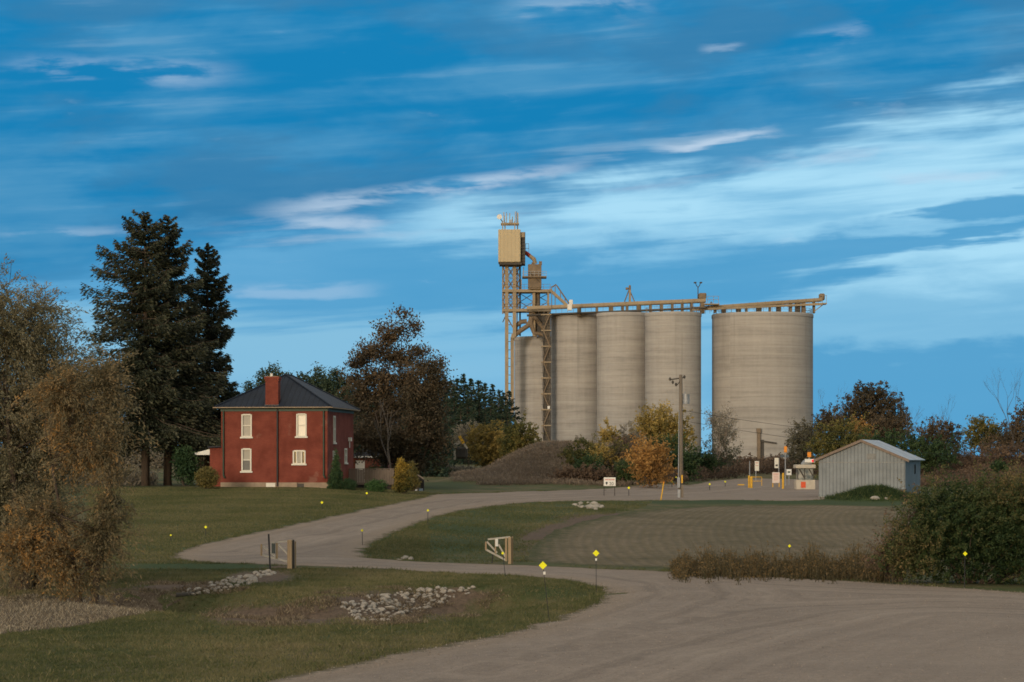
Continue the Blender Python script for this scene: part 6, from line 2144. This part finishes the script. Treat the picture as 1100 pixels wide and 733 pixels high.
px_shrub('thicket_bush', 'dull red brown hedge behind the lot signs', 800, 240, [(780, 498, 22, 10), (810, 500, 24, 9), (840, 500, 24, 10), (868, 502, 18, 12)], F['dry_red'], 620, 15, .35, (.35, .15), 'thickets behind the lot', shell=.6, gap=.15, rough=.2)
# far treeline to close the horizon
for i, (u, vt, wd) in enumerate([(-60, 440, 60), (20, 450, 60), (90, 455, 50), (1150, 470, 50), (1230, 465, 60), (140, 468, 36), (178, 474, 34), (212, 470, 30)]):
    px_tree('distant_tree', ['far tree behind the willow at the frame edge', 'far broad tree hidden behind the willow crown', 'far low tree between willow and spruce', 'far tree past the picture edge over the field', 'outermost far tree over the field', 'far dark tree seen low between the spruce trunks and willow', 'far dark tree seen low between the two spruce trunks', 'far dark tree behind the juniper and porch'][i], u, 500, 230,
            [(u, vt + 14, wd * .5, 16), (u - wd * .3, vt + 24, wd * .4, 16), (u + wd * .3, vt + 24, wd * .4, 16)], F['rust_dark'], M['bark_brown'], 300, 12, .5, (.5, .22), .2, 'distant trees', limbs=8)

# --- big roadside bush
bx_, by_, bz_ = at(1040, 60)
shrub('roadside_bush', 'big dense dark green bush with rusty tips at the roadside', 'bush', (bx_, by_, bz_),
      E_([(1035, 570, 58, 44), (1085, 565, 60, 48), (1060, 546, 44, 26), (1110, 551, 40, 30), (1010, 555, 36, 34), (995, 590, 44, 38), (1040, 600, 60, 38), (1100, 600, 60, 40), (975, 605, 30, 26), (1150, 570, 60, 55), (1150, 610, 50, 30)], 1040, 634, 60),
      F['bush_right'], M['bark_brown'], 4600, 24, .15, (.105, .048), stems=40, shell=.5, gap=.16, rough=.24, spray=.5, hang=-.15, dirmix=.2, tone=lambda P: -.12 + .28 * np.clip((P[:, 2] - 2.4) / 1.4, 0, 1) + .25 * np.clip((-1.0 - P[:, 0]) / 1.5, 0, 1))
bx_, by_, bz_ = at(965, 61)
shrub('roadside_bush', 'thin brown twiggy bush at the end of the weeds', 'bush', (bx_, by_, bz_), E_([(968, 588, 24, 34), (950, 600, 18, 22), (985, 570, 20, 34)], 965, 628, 61), F['dry_red'], M['bark_brown'], 420, 18, .16, (.12, .04), stems=24, shell=.7, gap=.3, rough=.3, spray=.6, hang=-.2)

# ------------------------------------------------------------------ sky and light
SUN_EL, SUN_AZ = 11.0, 203.0
world = bpy.data.worlds.new('World')
bpy.context.scene.world = world
world.use_nodes = True
wt = NT(world.node_tree)
bg = world.node_tree.nodes['Background']
STR = .1
bg.inputs['Strength'].default_value = STR
sky = wt.n('ShaderNodeTexSky')
sky.sky_type = 'NISHITA'
sky.sun_disc = False
sky.sun_elevation = rad(SUN_EL)
sky.sun_rotation = rad(SUN_AZ)
sky.air_density = 1.0
sky.dust_density = 1.0
g_ = wt.n('ShaderNodeTexCoord').outputs['Generated']
sp_ = wt.n('ShaderNodeSeparateXYZ')
wt.link(g_, sp_.inputs[0])
sx_, sy_, sz_ = sp_.outputs
az_ = wt.m('ARCTAN2', sx_, sy_)
el_ = wt.m('ARCSINE', sz_)
u = wt.m('ADD', wt.m('MULTIPLY', az_, FPX / 100), 5.5)      # in hundreds of photo pixels
w = wt.m('MULTIPLY', el_, FPX / 100)                        # height above the horizon, same unit
tilt = wt.m('SUBTRACT', w, wt.m('MULTIPLY', u, .07))
nA = wt.noise(wt.comb(wt.m('MULTIPLY', u, .42), wt.m('MULTIPLY', tilt, 1.3), 1.3), 1.0, 5, .55, .3)
nB = wt.noise(wt.comb(wt.m('MULTIPLY', u, .38), wt.m('MULTIPLY', tilt, 5.4), 5.1), 1.0, 6, .52, .2)
nC = wt.noise(wt.comb(wt.m('MULTIPLY', u, 1.0), wt.m('MULTIPLY', w, 3.6), 9.7), 1.0, 5, .55, .2)
cA = wt.m('SUBTRACT', nA, .5)
cB = wt.m('SUBTRACT', nB, .5)
cC = wt.m('SUBTRACT', nC, .5)
K = lambda c, k=1.0: tuple(x * k / STR for x in c[:3]) + (1,)
deep, mid, light, pale, band, bank, white = (srgb(22, 128, 184), srgb(74, 148, 194), srgb(170, 221, 246), srgb(128, 190, 226), srgb(76, 156, 204), srgb(84, 160, 206), srgb(190, 212, 232))
# upper stratus sheet
up_col = wt.mix(wt.smooth(wt.m('ADD', nA, wt.m('MULTIPLY', cB, .5)), .38, .72), K(deep), K(mid))
up_col = wt.mix(wt.m('MULTIPLY', wt.smooth(wt.m('ADD', wt.noise(wt.comb(wt.m('MULTIPLY', u, .3), wt.m('MULTIPLY', tilt, .9), 21.0), 1.0, 5, .55, .2), wt.m('MULTIPLY', cC, .3)), .46, .64), .75), up_col, K(srgb(58, 126, 172)))
# lower clear gap and paler haze
low_col = wt.mix(wt.smooth(wt.m('ADD', nB, wt.m('MULTIPLY', cA, .8)), .35, .75), K(light), K(pale))
low_col = wt.mix(wt.m('MULTIPLY', wt.smooth(wt.m('ADD', w, wt.m('MULTIPLY', cC, 1.2)), 2.3, 1.5), .85), low_col, K(srgb(118, 182, 219)))
leftm = wt.smooth(wt.m('ADD', u, wt.m('MULTIPLY', cB, 2.5)), 5.3, 3.4)
low_col = wt.mix(wt.m('MULTIPLY', leftm, .85), low_col, wt.mix(wt.smooth(wt.m('ADD', w, wt.m('MULTIPLY', cB, 1.3)), 1.8, 1.35), K(srgb(80, 158, 206)), K(srgb(134, 190, 221))))
# band of blue cloud across the middle
bc = wt.m('ADD', 1.92, wt.m('MULTIPLY', wt.m('POWER', wt.m('MAXIMUM', wt.m('SUBTRACT', u, 6.0), 0.0), 2.0), .026))
thk = wt.m('SUBTRACT', .46, wt.m('MULTIPLY', wt.smooth(u, 7.5, 10.5), .24))
bd = wt.m('ABSOLUTE', wt.m('ADD', wt.m('SUBTRACT', w, bc), wt.m('ADD', wt.m('MULTIPLY', cA, .6), wt.m('ADD', wt.m('MULTIPLY', cB, .95), wt.m('MULTIPLY', cC, .55)))))
bm_ = wt.m('MULTIPLY', wt.smooth(wt.m('DIVIDE', bd, thk), 1.25, .45), wt.smooth(u, 2.6, 4.6))
low_col = wt.mix(wt.m('MULTIPLY', bm_, .9), low_col, K(band))
# bank low over the field
bk = wt.m('MULTIPLY', wt.smooth(wt.m('ADD', w, wt.m('MULTIPLY', cC, .7)), 1.32, 1.12), wt.smooth(wt.m('ADD', u, wt.m('MULTIPLY', cA, 2.0)), 7.4, 8.8))
low_col = wt.mix(wt.m('MULTIPLY', bk, .92), low_col, K(bank))
low_col = wt.mix(wt.m('MULTIPLY', wt.m('MULTIPLY', wt.smooth(w, .95, .6), wt.smooth(u, 6.0, 5.0)), .7), low_col, K(srgb(108, 168, 208)))
wb_ = wt.m('ADD', 1.78, wt.m('MULTIPLY', u, .19))
dd = wt.m('ADD', wt.m('SUBTRACT', w, wb_), wt.m('ADD', wt.m('MULTIPLY', cA, 1.6), wt.m('MULTIPLY', cB, 1.1)))
upm = wt.smooth(dd, -.28, .32)
front = wt.mix(upm, low_col, up_col)
# bright lit wisps along the torn edge of the sheet and a few higher up
e2 = wt.m('SUBTRACT', w, wt.m('ADD', wb_, .02))
wm = wt.m('MULTIPLY', wt.smooth(wt.m('ABSOLUTE', e2), .55, .05), wt.smooth(wt.m('ADD', nB, wt.m('MULTIPLY', cC, .35)), .52, .68))
wm = wt.m('MULTIPLY', wm, wt.smooth(wt.m('ABSOLUTE', wt.m('SUBTRACT', u, 5.6)), 4.0, 2.2))
front = wt.mix(wt.m('MULTIPLY', wm, .35), front, K(white))
wm2 = wt.m('MULTIPLY', wt.smooth(wt.m('ADD', nB, wt.m('MULTIPLY', cA, .5)), .60, .78), upm)
front = wt.mix(wt.m('MULTIPLY', wm2, .2), front, K(srgb(150, 186, 214)))
wm3 = wt.m('MULTIPLY', wt.smooth(nC, .66, .76), wt.smooth(w, 1.4, 1.9))
front = wt.mix(wt.m('MULTIPLY', wm3, .15), front, K(srgb(170, 200, 226)))
for (u_, w_c, ln, th_, sl_, am) in ((1.3, 4.1, 1.5, .12, .0, .38), (4.2, 2.85, 1.7, .07, .12, .6), (7.7, 3.43, .8, .055, .10, .75), (5.6, 3.06, .9, .06, .15, .5), (3.6, 2.57, .7, .06, .0, .5), (3.2, 1.83, 1.1, .06, .04, .32),
                                   (6.2, 4.8, 1.0, .13, .05, .35), (8.9, 3.24, 1.3, .07, .02, .35), (7.75, 4.38, .30, .05, .0, .32), (8.9, 4.45, .5, .1, .2, .35), (10.1, 3.0, .9, .05, .0, .35), (.8, 2.4, .9, .05, .03, .3)):
    du = wt.m('SUBTRACT', u, u_)
    dw = wt.m('ADD', wt.m('SUBTRACT', wt.m('SUBTRACT', w, w_c), wt.m('MULTIPLY', du, sl_)), wt.m('ADD', wt.m('MULTIPLY', cC, .30), wt.m('MULTIPLY', cB, .22)))
    mk_ = wt.m('MULTIPLY', wt.smooth(wt.m('ABSOLUTE', dw), th_ * 1.7, th_ * .2), wt.smooth(wt.m('ABSOLUTE', du), ln, ln * .35))
    mk_ = wt.m('MULTIPLY', mk_, wt.smooth(wt.m('ADD', nC, wt.m('MULTIPLY', cB, .5)), .36, .56))
    front = wt.mix(wt.m('MULTIPLY', mk_, am), front, K(srgb(196, 216, 236)))
# unseen overhead cloud, added neutral and bright so the ground is lit less blue
over = wt.mix(wt.smooth(nA, .35, .7), K((.50, .49, .46)), K((.77, .73, .66)))
front = wt.mix(wt.smooth(el_, .22, .42), front, over)
# behind the camera: the open evening sky with the sun's glow
back = sky.outputs[0]
back = wt.mix(wt.smooth(el_, .30, .7), back, over)
fin = wt.mix(wt.smooth(sy_, -.25, .35), back, front)
wt.link(fin, bg.inputs['Color'])

sun = bpy.data.lights.new('sun', 'SUN')
sun.energy = 1.4
sun.angle = rad(10)
sun.color = (1.0, .86, .70)
so = bpy.data.objects.new('sun', sun)
C.objects.link(so)
az = rad(SUN_AZ)
sd = Vector((math.sin(az) * math.cos(rad(SUN_EL)), math.cos(az) * math.cos(rad(SUN_EL)), math.sin(rad(SUN_EL))))
so.rotation_euler = (-sd).to_track_quat('-Z', 'Y').to_euler()
so.location = sd * 100

# ------------------------------------------------------------------ camera
cam = bpy.data.cameras.new('camera')
cam.sensor_width = 36
cam.lens = FPX / 1100 * 36
cam.shift_y = (V0 - 366.5) / 1100
cam.clip_start = .5
cam.clip_end = 9000
cam_o = bpy.data.objects.new('camera', cam)
C.objects.link(cam_o)
cam_o.location = (0, 0, CAMZ)
cam_o.rotation_euler = (rad(90), 0, 0)
sc_ = bpy.context.scene
sc_.camera = cam_o
sc_.view_settings.view_transform = 'Standard'
sc_.view_settings.look = 'None'
sc_.view_settings.exposure = 0
sc_.view_settings.gamma = 1
sc_.cycles.max_bounces = 6
sc_.cycles.transparent_max_bounces = 4
sc_.cycles.filter_width = 1.65
